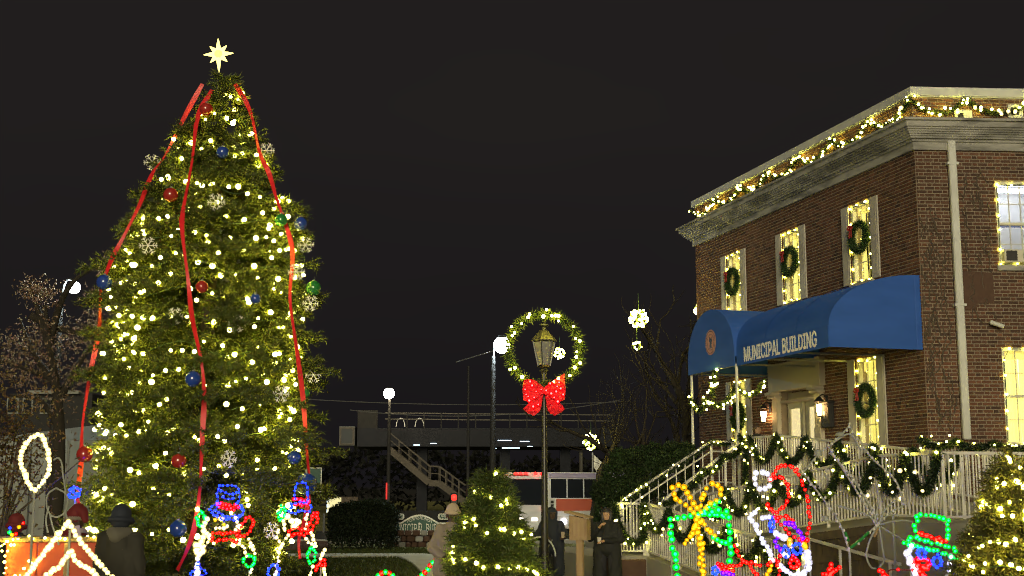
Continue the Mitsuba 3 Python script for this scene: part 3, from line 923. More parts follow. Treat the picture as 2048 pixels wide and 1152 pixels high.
swag('lit garland draped under the arched end of the awning', [F(6.75, 4.15, 2.15), F(5.9, 4.1, 2.15), F(4.3, 4.3, 2.1), F(3.9, 4.4, 1.6)], .28, .06, 110, every=.085, density=500, rb=.029)
swag('vertical lit garland hanging from the middle of the awning arch', [F(5.35, 4.72, 2.13), F(5.45, 4.45, 2.15), F(5.5, 4.1, 2.16)], .0, .13, 111, every=.04, density=500, rb=.028)
# garland of bulbs along the parapet, in swags, down the front and round the corner
tops = [F(s, 9.93, .09) for s in np.linspace(11.25, .0, 8)]
swag('bright warm garland swagged along the parapet of the entrance front', tops, .3, .055, 112, every=.095, rb=.027, density=360, keep=.93)
tops = [R(-.06, 9.93, .09), R(1.1, 9.95, .09), R(2.5, 9.97, .09), R(4.0, 9.93, .09), R(5.5, 9.93, .09), R(7.5, 9.93, .09)]
swag('bright warm garland swagged along the parapet of the side wall', tops, .3, .055, 113, every=.095, rb=.027, density=360, keep=.93)

# ================================================================ evergreens
def conifer(axis, prof, nb, seed, lean=0.0, tier=0.0, twig=.26, blade=.085, width=.022, base=(.07, .088, .02), spread=.2, up=.25, inner=True):
    """prof: (z, r) outline. Branches leave the stem, rise a little and droop; twigs carry needles"""
    r = np.random.default_rng(seed)
    prof = np.asarray(sorted(prof), float)
    zs = np.linspace(prof[0, 0], prof[-1, 0], 400)
    rs = np.interp(zs, prof[:, 0], prof[:, 1])
    cdf = np.cumsum(rs + .12)
    z = np.interp(r.uniform(0, cdf[-1], nb), cdf, zs)
    ang = r.uniform(0, 2 * np.pi, nb)
    lump = .74 + .5 * meshkit.noise(np.stack([np.cos(ang) * 1.6, np.sin(ang) * 1.6, z * 1.5], 1), seed)
    L = np.interp(z, prof[:, 0], prof[:, 1]) * lump * r.uniform(.8, 1.08, nb) * (1 + tier * np.sin(z * 2 * np.pi / .62 + 1.5 * np.sin(ang * 2)))
    P0, D, TW, BB = [], [], [], []
    for i in range(nb):
        d = np.array([math.cos(ang[i]), math.sin(ang[i]), 0])
        s = np.array([-d[1], d[0], 0])
        nt = int(9 + L[i] * 15)
        t = np.sort(r.uniform(.25 if inner else .5, 1, nt)) ** .7
        zz = z[i] + up * L[i] * (1 - t) * .4 - spread * L[i] * (t ** 2 - 1) * .3
        q = np.array([axis[0] + lean * (z[i] - 4.85), axis[1], 0]) + d * (L[i] * t)[:, None] + Z3 * zz[:, None]
        td = d * r.uniform(.5, 1, nt)[:, None] + s * (r.choice([-1, 1], nt) * r.uniform(.3, 1.1, nt))[:, None] + Z3 * r.normal(-.05, .35, nt)[:, None]
        td /= np.linalg.norm(td, axis=1, keepdims=True)
        P0.append(q)
        D.append(td)
        TW.append(twig * r.uniform(.6, 1.2, nt) * (1.15 - .35 * t))
    P0, D, TW = np.vstack(P0), np.vstack(D), np.concatenate(TW)
    nbld = 13
    u = r.uniform(0, 1, (len(P0), nbld))
    q = P0[:, None] + D[:, None] * (TW[:, None] * u)[..., None]
    dd = D[:, None] * .9 + r.normal(0, .55, q.shape)
    v, f = blades(q.reshape(-1, 3), dd.reshape(-1, 3), blade, width, seed + 1)
    tone = .3 + 1.35 * meshkit.fbm(q.reshape(-1, 3) * 2.0, 2, seed + 3)
    m, c = foliage(v, f, base, .3, seed + 2)
    return m, (c.reshape(-1, 3, 3) * tone[:, None, None]).reshape(-1, 3)


TY = 22.0
LEAN = .037
TX = at(418, 600, TY)[0]


def tree_x(z):
    return TX + LEAN * (z - 4.85)


def zof(py, Y=TY):
    return at(1024, py, Y)[2]


TPROF = [(zof(y), r_) for y, r_ in ((146, .02), (172, .16), (250, .52), (330, .88), (420, 1.3), (520, 1.68), (600, 1.8), (700, 1.66), (800, 1.68), (900, 1.76), (1000, 1.8), (1090, 1.7), (1150, 1.4))]
TPROF = sorted(TPROF)
tree = thing('christmas_tree', 'tall broad evergreen Christmas tree covered in warm bulbs, ribbons and baubles', 'tree')
part(tree, 'trunk', tube([(tree_x(0), TY, 0), (tree_x(4), TY, 4), (tree_x(8.4), TY, 8.4)], [.2, .14, .03], 10), 'm_bark', True)
put_foliage(tree, 'crown', conifer((TX, TY), TPROF, 1400, 5, LEAN, .14))


def tree_r(z):
    return float(np.interp(z, [a for a, _ in TPROF], [b for _, b in TPROF]))


def tree_pt(px, py, out=.08, k=1.0):
    """point on the tree's outer surface seen at that pixel"""
    for Y in np.arange(TY - 2.4, TY + .2, .02):
        p = at(px, py, Y)
        if math.hypot(p[0] - tree_x(p[2]), p[1] - TY) <= tree_r(p[2]) * k:
            n = np.array([p[0] - tree_x(p[2]), p[1] - TY, .25])
            return p + n / np.linalg.norm(n) * out
    return at(px, py, TY - .3)


# light strings: seven turns of the spiral, one string per tier
tiers = [('top tier', 8.85, 7.3, 2.6), ('second tier from the top', 7.3, 6.2, 2.0), ('third tier from the top', 6.2, 5.2, 2.0), ('middle tier', 5.2, 4.3, 2.2),
         ('tier just below the middle', 4.3, 3.3, 2.2), ('second tier from the bottom', 3.3, 2.2, 2.2), ('bottom tier', 2.2, .7, 2.6)]
r = np.random.default_rng(77)
for nm, za, zb, turns in tiers:
    k = thing('tree_light_string', f'string of warm white bulbs round the {nm} of the big tree', 'light string', 'warm light strings on the big tree')
    L = 0
    pts = []
    n = 400
    ph = r.uniform(0, 6.28)
    for i in range(n):
        z = za + (zb - za) * i / n
        a = ph + turns * 2 * np.pi * i / n
        rr_ = tree_r(z) * (.885 + .05 * math.sin(a * 5 + z)) + .03
        pts.append((tree_x(z) + rr_ * math.cos(a), TY + rr_ * math.sin(a), z + .09 * math.sin(a * 7)))
    pts = np.array(pts)
    part(k, 'wire', tube(pts, .006, 4), 'm_wire')
    bp = resample(pts, .225)
    for p in bp:
        o = p + r.normal(0, .1, 3) * min(1, .25 + .6 * tree_r(p[2]))
        rad = np.array([o[0] - tree_x(o[2]), o[1] - TY])
        rad = rad / np.linalg.norm(rad)
        if rad[1] > .45 and r.uniform() < .65:
            continue
        o[:2] += rad * r.uniform(-.12, .03)
        bulb(k, o, r.choice([.028, .036, .045], p=[.35, .42, .23]), WARM, d=[rad[0] * .6, rad[1] - .8, .1])

# ---- star
k = thing('tree_topper_star', 'large glowing eight pointed star on top of the Christmas tree', 'star')
sp = at(437, 108, TY)
for i in range(8):
    a = i * np.pi / 4 + .06
    L = {0: .27, 1: .22, 2: .29, 3: .22, 4: .27, 5: .22, 6: .34, 7: .22}[i]
    d = np.array([math.cos(a), 0, math.sin(a)])
    s = np.array([-math.sin(a), 0, math.cos(a)])
    m = trimesh.PointCloud([sp, sp + d * .1 + s * .045, sp + d * .1 - s * .045, sp + d * .1 + [0, .05, 0], sp + d * .1 - [0, .05, 0], sp + d * (L - .03) + s * .014, sp + d * (L - .03) - s * .014, sp + d * (L - .03) + [0, .014, 0], sp + d * (L - .03) - [0, .014, 0], sp + d * L]).convex_hull
    part(k, 'spike', m, 'm_bulb', emitter=emit([2.6, 2.2, .6]))
part(k, 'hub', ball(sp, .075, 2), 'm_bulb', emitter=emit([1.5, 1.2, .3]))
part(k, 'stem', tube([sp - Z3 * .3, sp - Z3 * .8], .02, 6), 'm_darkmetal')

# ---- ribbons, baubles, snowflakes
RIB = [('left edge', [(405, 168), (372, 228), (332, 308), (315, 350), (290, 410), (256, 478), (232, 525), (213, 585), (198, 660), (180, 750), (165, 850), (162, 930), (166, 990), (170, 1012)]),
       ('middle', [(424, 180), (402, 240), (388, 330), (370, 425), (368, 470), (378, 560), (386, 640), (402, 720), (408, 790), (404, 880), (400, 970), (390, 1050), (375, 1100), (356, 1142)]),
       ('right side', [(470, 168), (484, 210), (497, 245), (512, 310), (530, 350), (545, 400), (562, 448), (577, 510), (572, 600), (584, 700), (596, 800), (603, 900), (607, 960), (602, 1030), (598, 1078), (600, 1118)])]
for nm, pl in RIB:
    pts = smoothline([tree_pt(x, y, .09, 1.02) for x, y in pl], 6)
    tw = np.linspace(0, 1, len(pts))
    side = np.stack([np.cos(tw * 17) * .3 + .9, np.sin(tw * 23) * .35, np.sin(tw * 13) * .2], 1)
    wd = .066 + .02 * np.sin(tw * 31)
    solo('red_ribbon', ribbon_mesh(pts, wd, side, .003), 'm_ribbon', f'long red ribbon running down the {nm} of the Christmas tree', 'ribbon', False, None)
BALLS = [(420, 232, 14, 'red', 'near the top'), (444, 315, 13, 'blue', 'below the topmost red one'), (352, 398, 15, 'red', 'on the upper left'), (548, 446, 13, 'green', 'on the upper right beside a blue one'), (583, 452, 14, 'blue', 'at the upper right edge'),
         (405, 580, 13, 'red', 'in the middle beside the ribbon'), (502, 603, 11, 'blue', 'right of centre'), (228, 570, 16, 'blue', 'at the far left edge'), (609, 580, 15, 'green', 'at the far right edge'), (388, 763, 16, 'blue', 'in the middle of the lower half'),
         (190, 912, 16, 'red', 'at the lower left edge'), (361, 925, 15, 'red', 'in the lower centre'), (571, 918, 14, 'blue', 'at the lower right'), (359, 1060, 17, 'blue', 'lowest on the left'), (612, 968, 22, 'blue', 'largest, at the lower right edge'), (610, 787, 10, 'green', 'at the right edge below the middle')]
for x, y, rp, col, where in BALLS:
    p = tree_pt(x, y, .17)
    rad = rp / pxs(p[1])
    k = thing('bauble', f'shiny {col} bauble on the Christmas tree, {where}', 'bauble')
    part(k, 'ball', ball(p, rad, 3), f'm_ball{col}', True)
    part(k, 'cap', lathe([(0, .02), (.022, .02), (.026, 0), (0, 0)], 12, p + Z3 * (rad - .002)), 'm_greymetal')
    part(k, 'hook', tube(smoothline([p + Z3 * (rad + .015), p + [.02, 0, rad + .04], p + Z3 * (rad + .07)], 5), .004, 4), 'm_greymetal')
FLK = [(305, 325, 'outer left, high up'), (533, 301, 'upper right beside the ribbon'), (432, 415, 'upper centre'), (611, 490, 'right edge, beside a blue bauble'), (312, 500, 'left of the ribbon, above the middle'), (573, 550, 'right, over the ribbon'), (357, 640, 'centre left'), (467, 655, 'centre'),
       (543, 793, 'lower right'), (450, 922, 'low, above the blue hat lights'), (598, 612, 'right edge below the green bauble'), (627, 750, 'outermost on the right'), (525, 1065, 'lowest, above the green mitten')]
for x, y, where in FLK:
    p = tree_pt(x, y, .22)
    k = thing('snowflake_ornament', f'white glitter snowflake on the Christmas tree, {where}', 'snowflake')
    tilt = np.random.default_rng(x).normal(0, .25, 2)
    ex, ez = np.array([1, tilt[0], 0]), np.array([0, tilt[1], 1])
    ms = []
    for a in np.arange(6) * np.pi / 3 + .3 * tilt[0]:
        d = ex * math.cos(a) + ez * math.sin(a)
        s = -ex * math.sin(a) + ez * math.cos(a)
        ms.append(bar(p, p + d * .14, .02, .012))
        for t_, l in ((.07, .045), (.11, .04)):
            for sg in (-1, 1):
                ms.append(bar(p + d * t_, p + d * (t_ + l * .6) + s * sg * l, .014, .01))
    part(k, 'crystal', cat(ms), 'm_flake')

# ---- two small lit evergreens
def small_tree(label, x, Y, apex_py, prof, nb, seed, nstr, nbulb, words, base=(.055, .08, .02), rb=.024):
    k = thing('small_evergreen', label, 'tree')
    X = at(x, 976, Y)[0]
    ztop = at(x, apex_py, Y)[2]
    pf = [(ztop * a, b) for a, b in prof]
    part(k, 'trunk', tube([(X, Y, 0), (X, Y, ztop * .9)], [.07, .015], 8), 'm_bark', True)
    put_foliage(k, 'crown', conifer((X, Y), pf, nb, seed, 0, .05, .24, .085, .016, base, .1, 1.3))
    r = np.random.default_rng(seed)
    zz = [a for a, _ in sorted(pf)]
    rr_ = [b for _, b in sorted(pf)]
    for s in range(nstr):
        za, zb = ztop * (.98 - .9 * s / nstr), ztop * (.98 - .9 * (s + 1) / nstr)
        q = thing('small_tree_light_string', f'string of warm bulbs on the {words[s]}', 'light string')
        n = 160
        a = np.linspace(0, 5.3 * np.pi, n) + r.uniform(0, 6)
        z = np.linspace(za, zb, n) + .03 * np.sin(a * 5)
        rad = np.interp(z, zz, rr_) * .98 + .01
        pts = np.stack([X + rad * np.cos(a), Y + rad * np.sin(a), z], 1)
        part(q, 'wire', tube(pts, .005, 4), 'm_wire')
        L = np.linalg.norm(np.diff(pts, axis=0), axis=1).sum()
        for p in resample(pts, L / nbulb[s]):
            o = p + r.normal(0, .035, 3)
            e = np.array([o[0] - X, o[1] - Y, 0])
            e /= np.linalg.norm(e) + 1e-6
            if e[1] > .5 and r.uniform() < .7:
                continue
            bulb(q, o + e * .02, rb * r.uniform(.8, 1.3), WARM2, d=[e[0] * .6, e[1] - .8, .1])
    return k


small_tree('small lit evergreen on the lawn in front of the sign', 984, 18.0, 940, [(1.0, .02), (.93, .09), (.8, .22), (.66, .4), (.5, .52), (.3, .6), (.08, .55)], 400, 31, 2, [44, 62],
           ['upper half of the small evergreen by the sign', 'lower half of the small evergreen by the sign'])
small_tree('small densely lit evergreen at the right edge beside the ramp', 2034, 15.5, 903, [(1.0, .05), (.9, .2), (.7, .43), (.5, .58), (.3, .68), (.12, .62)], 340, 33, 3, [60, 84, 84],
           ['top of the small evergreen at the right edge', 'middle of the small evergreen at the right edge', 'bottom of the small evergreen at the right edge'], (.085, .085, .03))

# ---- lamp post with wreath and bow
LY = 25.0
LX = at(1089, 976, LY)[0]
lp = thing('lamp_post', 'dark lamp post with an unlit four sided lantern, wreath and red bow', 'lamp post')
zt = at(1087, 735, LY)[2]
part(lp, 'pole', lathe([(0, 0), (.17, 0), (.17, .25), (.11, .35), (.085, .5), (.07, .9), (.055, 3.0), (.05, zt - .1), (.09, zt - .08), (.06, zt), (0, zt)], 16, (LX, LY, 0)), 'm_blackmetal', 40)
zb, zh = zt + .02, at(1087, 690, LY)[2]
def ngon(rad, z, n=6, o=.26):
    return [(LX + rad * math.cos(2 * np.pi * i / n + o), LY + rad * math.sin(2 * np.pi * i / n + o), z) for i in range(n)]
z1, z2 = at(1087, 732, LY)[2], at(1087, 683, LY)[2]
lan = part(lp, 'lantern', trimesh.PointCloud(ngon(.12, z1 - .03) + ngon(.14, z1)).convex_hull, 'm_blackmetal')
lo, hi = ngon(.12, z1), ngon(.22, z2)
for i in range(6):
    j = (i + 1) % 6
    a, b_, c_, d_ = (np.array(x) for x in (lo[i], lo[j], hi[j], hi[i]))
    cen = (a + b_ + c_ + d_) / 4
    inn = (np.array([LX, LY, cen[2]]) - cen) * .05
    quad = [cen + (x - cen) * .93 + inn for x in (a, b_, c_, d_)]
    m = trimesh.PointCloud(quad + [x + inn for x in quad]).convex_hull
    part(lan, 'pane', m, 'm_frosted')
    part(lan, 'bar', bar(a, d_, .022), 'm_blackmetal')
part(lan, 'roof', trimesh.PointCloud(ngon(.26, z2) + ngon(.26, z2 + .02) + ngon(.1, z2 + .2) + ngon(.08, z2 + .22)).convex_hull, 'm_bronze')
part(lan, 'finial', lathe([(0, 0), (.05, 0), (.03, .06), (.1, .09), (.1, .11), (.03, .15), (.035, .2), (0, .23)], 14, (LX, LY, z2 + .22)), 'm_darkmetal', 40)
k = thing('lamp_post_wreath', 'big round lit wreath hung round the lantern of the lamp post', 'wreath')
wc = at(1089, 700, LY - .12)
t = np.linspace(0, 2 * np.pi, 60)
wr = at(1160, 700, LY)[0] - wc[0]
path = np.stack([wc[0] + wr * np.cos(t), t * 0 + LY - .12, wc[2] + wr * np.sin(t)], 1)
put_foliage(k, 'foliage', garland_mesh(path, .13, 800, .12, .02, 71, (.06, .09, .025)))
part(k, 'ring', tube(path[:-1], .015, 5, True), 'm_wire')
r = np.random.default_rng(8)
for a in np.r_[np.sort(r.uniform(0, 6.28, 21)), [.2, .3, -.25, -.4, 1.2, 1.28, 1.35]]:
    q_ = np.array([wc[0] + (wr + r.normal(0, .05)) * math.cos(a), LY - .24 - r.uniform(0, .08), wc[2] + (wr + r.normal(0, .05)) * math.sin(a)])
    bulb(k, q_, r.uniform(.022, .038), WARM)
k = thing('lamp_post_bow', 'big glittering lit red bow below the wreath on the lamp post', 'bow')
bc = at(1088, 782, LY - .16)
def bowloop(sx, pl, fat):
    c_ = np.array([[bc[0] + sx * x / pxs(LY), bc[1] - .03, bc[2] - y / pxs(LY)] for x, y in pl])
    w = []
    for p in c_:
        w.append(p + [0, fat, 0])
        w.append(p - [0, fat, 0])
    return trimesh.PointCloud(np.array(w)).convex_hull
for sx in (-1, 1):
    lb = manifold3d.Manifold.hull_points(np.array(bowloop(sx, [(2, -8), (20, -22), (40, -34 if sx > 0 else -22), (43, -4), (41, 18), (30, 22), (10, 12), (2, 6)], .07).vertices))
    lb = lb.refine_to_length(.03).to_mesh()
    vv = np.array(lb.vert_properties[:, :3])
    vv += (meshkit.noise(vv * 22, 4)[:, None] - .5) * [.03, .09, .03]
    part(k, 'loop', trimesh.Trimesh(vv, lb.tri_verts, process=False), 'm_bowred', False)
    tb = manifold3d.Manifold.hull_points(np.array(bowloop(sx, [(1, 4), (14, 8), (42, 36), (36, 42), (20, 50), (8, 40)], .03).vertices)).refine_to_length(.03).to_mesh()
    vv = np.array(tb.vert_properties[:, :3])
    vv += (meshkit.noise(vv * 22, 6)[:, None] - .5) * [.03, .09, .03]
    part(k, 'tail', trimesh.Trimesh(vv, tb.tri_verts, process=False), 'm_bowred', False)
part(k, 'knot', ball(bc - [0, .06, 0], .07, 2, (.8, .8, 1)), 'm_bowred')
for x, y in ((-28, -18), (-24, -10), (-16, 2), (-6, -2), (-32, 12), (-30, 20), (-12, 28), (-22, 32), (26, -22), (30, -16), (26, -8), (33, -4), (4, 0), (14, 6), (24, 2), (27, 22), (20, 14), (-38, -2), (38, 8), (12, -14), (-20, 14), (-36, 8)):
    bulb(k, bc + [x / pxs(LY), -.15, -y / pxs(LY)], r.uniform(.014, .028), PINK)

# ================================================================ wire frame light figures (flat steel frames, real thickness, standing on stakes)
COL = {'g': GREEN, 'r': RED, 'b': BLUE, 'y': YELL, 'w': PALE, 'c': WHITE, 'p': PURP, 'k': PALE}
WIRE = {'g': 'm_wire', 'r': 'm_darkred', 'b': 'm_navy', 'y': 'm_wire', 'w': 'm_wirewhite', 'c': 'm_wirewhite', 'p': 'm_navy', 'k': 'm_wirewhite'}


def figure(name, label, cat_, Y, lines, stakes=(), rb=.026, step=11.0, seed=0, jit=1.2, wires=()):
    """lines: (colour, closed, [(px, py)...][, step])"""
    k = thing(name, label, cat_)
    r = np.random.default_rng(seed)
    wires_ = {}
    for ln_ in lines:
        c, closed, pl = ln_[:3]
        st = (ln_[3] if len(ln_) > 3 else step) / pxs(Y)
        sz = ln_[4] if len(ln_) > 4 else rb
        pts = np.array([at(x, y, Y) for x, y in pl])
        if len(pts) == 1:
            bulb(k, pts[0] - [0, .02, 0], sz, COL[c], f'bulb')
            continue
        cur = smoothline(pts, 6, closed)
        wires_.setdefault(WIRE[c], []).append(tube(cur, .009, 5, closed))
        for p in resample(cur, st, closed):
            bulb(k, p + [r.normal(0, jit) / pxs(Y), -.025, r.normal(0, jit) / pxs(Y)], sz * r.uniform(.8, 1.15), COL[c])
    for w_, ms in wires_.items():
        part(k, 'frame_wire', cat(ms), w_, True, kind='stuff' if len(ms) > 1 else None)
    if wires:
        part(k, 'frame_bars', cat([tube(smoothline([at(x, y, Y) for x, y in pl], 5), .011, 5) for pl in wires]), 'm_wiregrey', True)
    for x, y in stakes:
        p = at(x, y, Y + .02)
        part(k, 'stake', tube([p, (p[0], p[1], -.05)], .013, 6), 'm_wiregrey')
    return k


figure('gift_box_figure', 'lit green gift box frame with big yellow bow in front of the ramp', 'light figure', 19.6, [
    ('g', False, [(1396, 1031), (1376, 1034), (1358, 1036), (1341, 1038), (1341, 1050), (1343, 1077), (1350, 1104), (1352, 1131), (1354, 1158), (1356, 1180)], 14, .031),
    ('g', False, [(1396, 1030), (1412, 1027), (1429, 1021), (1444, 1022), (1456, 1027), (1459, 1058), (1462, 1080), (1461, 1107), (1460, 1140), (1460, 1180)], 14, .031),
    ('g', False, [(1404, 1028), (1420, 1014), (1436, 1004)], 10, .026), ('g', False, [(1412, 1030), (1432, 1030), (1450, 1034)], 8, .026), ('g', False, [(1427, 1073), (1436, 1079), (1446, 1085), (1460, 1082)], 9, .026),
    ('y', False, [(1388, 1027), (1372, 1011), (1356, 1000), (1345, 985), (1349, 973), (1359, 970), (1371, 981), (1383, 1000), (1394, 1014)], 12, .03),
    ('y', False, [(1400, 1012), (1404, 1003), (1410, 985), (1418, 972), (1428, 966), (1438, 972), (1441, 985), (1433, 999), (1418, 1012), (1402, 1024)], 12, .03),
    ('y', False, [(1396, 1032), (1391, 1045), (1386, 1060), (1378, 1077), (1371, 1088)], 9, .026), ('y', False, [(1396, 1032), (1399, 1048), (1396, 1062), (1404, 1082), (1405, 1107), (1407, 1135), (1410, 1165)], 11, .028),
    ('y', False, [(1398, 1034), (1407, 1046), (1416, 1058), (1428, 1072)], 9, .028), ('y', False, [(1393, 1040), (1390, 1058), (1398, 1075), (1400, 1100), (1401, 1140)], 13, .03)],
    [(1342, 1060), (1460, 1060)], seed=1)
figure('stocking_cap_figure', 'lit outline of a bearded figure in a long curling red stocking cap', 'light figure', 18.2, [
    ('c', True, [(1525, 944), (1513, 949), (1509, 962), (1514, 974), (1526, 979), (1537, 973), (1540, 961), (1536, 949)], 11, .026),
    ('r', False, [(1542, 957), (1546, 948), (1556, 936), (1568, 930), (1582, 933), (1592, 942)], 8), ('r', False, [(1543, 958), (1556, 954), (1566, 956), (1573, 967), (1576, 984), (1573, 1004), (1564, 1017), (1552, 1024), (1543, 1021), (1535, 1010)], 8),
    ('r', False, [(1592, 942), (1605, 967), (1613, 991), (1618, 1021), (1618, 1050), (1613, 1078)], 11), ('r', False, [(1543, 1021), (1552, 1038), (1571, 1059), (1588, 1074), (1607, 1085)], 11),
    ('r', False, [(1556, 1037), (1569, 1033), (1583, 1041)], 7, .02), ('p', False, [(1569, 1044), (1585, 1051), (1597, 1063), (1606, 1073)], 8, .024), ('p', False, [(1553, 1075), (1550, 1088), (1560, 1098)], 8, .022),
    ('c', False, [(1508, 1024), (1502, 1030), (1502, 1042), (1510, 1050)], 8, .026), ('c', False, [(1527, 1036), (1533, 1032), (1538, 1034)], 7, .026),
    ('c', False, [(1514, 1058), (1520, 1072), (1530, 1088), (1540, 1104), (1546, 1118)], 9, .026), ('c', False, [(1553, 1066), (1559, 1073), (1568, 1076)], 8, .032),
    ('b', True, [(1542, 1036), (1548, 1050), (1542, 1062), (1538, 1050)], 9, .022), ('b', True, [(1592, 1086), (1601, 1096), (1594, 1110), (1585, 1098)], 7, .022), ('b', True, [(1571, 1093), (1578, 1103), (1570, 1112), (1563, 1102)], 9, .022),
    ('c', False, [(1566, 1108), (1574, 1110)], 7, .026), ('y', False, [(1577, 1080), (1579, 1090)], 8, .03), ('y', False, [(1607, 1088), (1611, 1094)], 6, .032),
    ('c', False, [(1613, 1105), (1617, 1122), (1611, 1140), (1600, 1160)], 9, .032), ('r', True, [(1585, 1112), (1595, 1122), (1592, 1136), (1580, 1130)], 7, .02),
    ('c', False, [(1560, 1130), (1572, 1142), (1584, 1150), (1596, 1148)], 9, .026), ('r', False, [(1559, 1112), (1554, 1130), (1558, 1150)], 9),
    ('r', False, [(1550, 1122), (1530, 1129), (1510, 1128), (1493, 1123), (1477, 1110), (1470, 1092)], 10), ('r', False, [(1493, 1124), (1474, 1130), (1455, 1133), (1437, 1128)], 7), ('r', False, [(1437, 1134), (1452, 1139), (1466, 1140)], 6),
    ('b', False, [(1430, 1133), (1425, 1144), (1432, 1148), (1436, 1138)], 6, .022), ('p', False, [(1446, 1144), (1456, 1148), (1464, 1150)], 6, .024), ('r', False, [(1500, 1130), (1507, 1142), (1514, 1156)], 8), ('y', False, [(1543, 1130), (1538, 1142), (1530, 1156)], 8)],
    [(1618, 1060), (1480, 1125)], .019, 10, 2)
figure('top_hat_snowman_figure', 'lit snowman head outline with green top hat, red band and blue eyes', 'light figure', 16.4, [
    ('g', False, [(1831, 1070), (1830, 1049), (1833, 1032), (1850, 1030), (1879, 1035), (1895, 1041), (1897, 1055), (1894, 1078)], 9, .021), ('r', False, [(1837, 1067), (1855, 1071), (1873, 1077), (1890, 1081)], 7, .021),
    ('g', True, [(1808, 1086), (1820, 1078), (1836, 1077), (1858, 1083), (1881, 1089), (1903, 1097), (1918, 1108), (1912, 1116), (1896, 1112), (1872, 1101), (1850, 1096), (1826, 1090)], 8.5, .02),
    ('b', True, [(1841, 1097), (1850, 1106), (1841, 1116), (1832, 1106)], 7, .022), ('b', True, [(1873, 1112), (1882, 1122), (1873, 1133), (1864, 1122)], 7, .022),
    ('r', False, [(1828, 1122), (1840, 1117), (1854, 1120), (1858, 1130), (1850, 1136)], 7, .024), ('r', False, [(1829, 1128), (1841, 1131), (1852, 1135)], 7, .024), ('r', False, [(1838, 1142), (1845, 1150), (1852, 1162)], 8, .024),
    ('c', False, [(1822, 1094), (1815, 1108), (1819, 1122), (1828, 1140), (1832, 1165)], 8, .03), ('c', False, [(1901, 1115), (1898, 1140), (1890, 1165)], 12, .026)], [(1820, 1110), (1897, 1130)], seed=3)
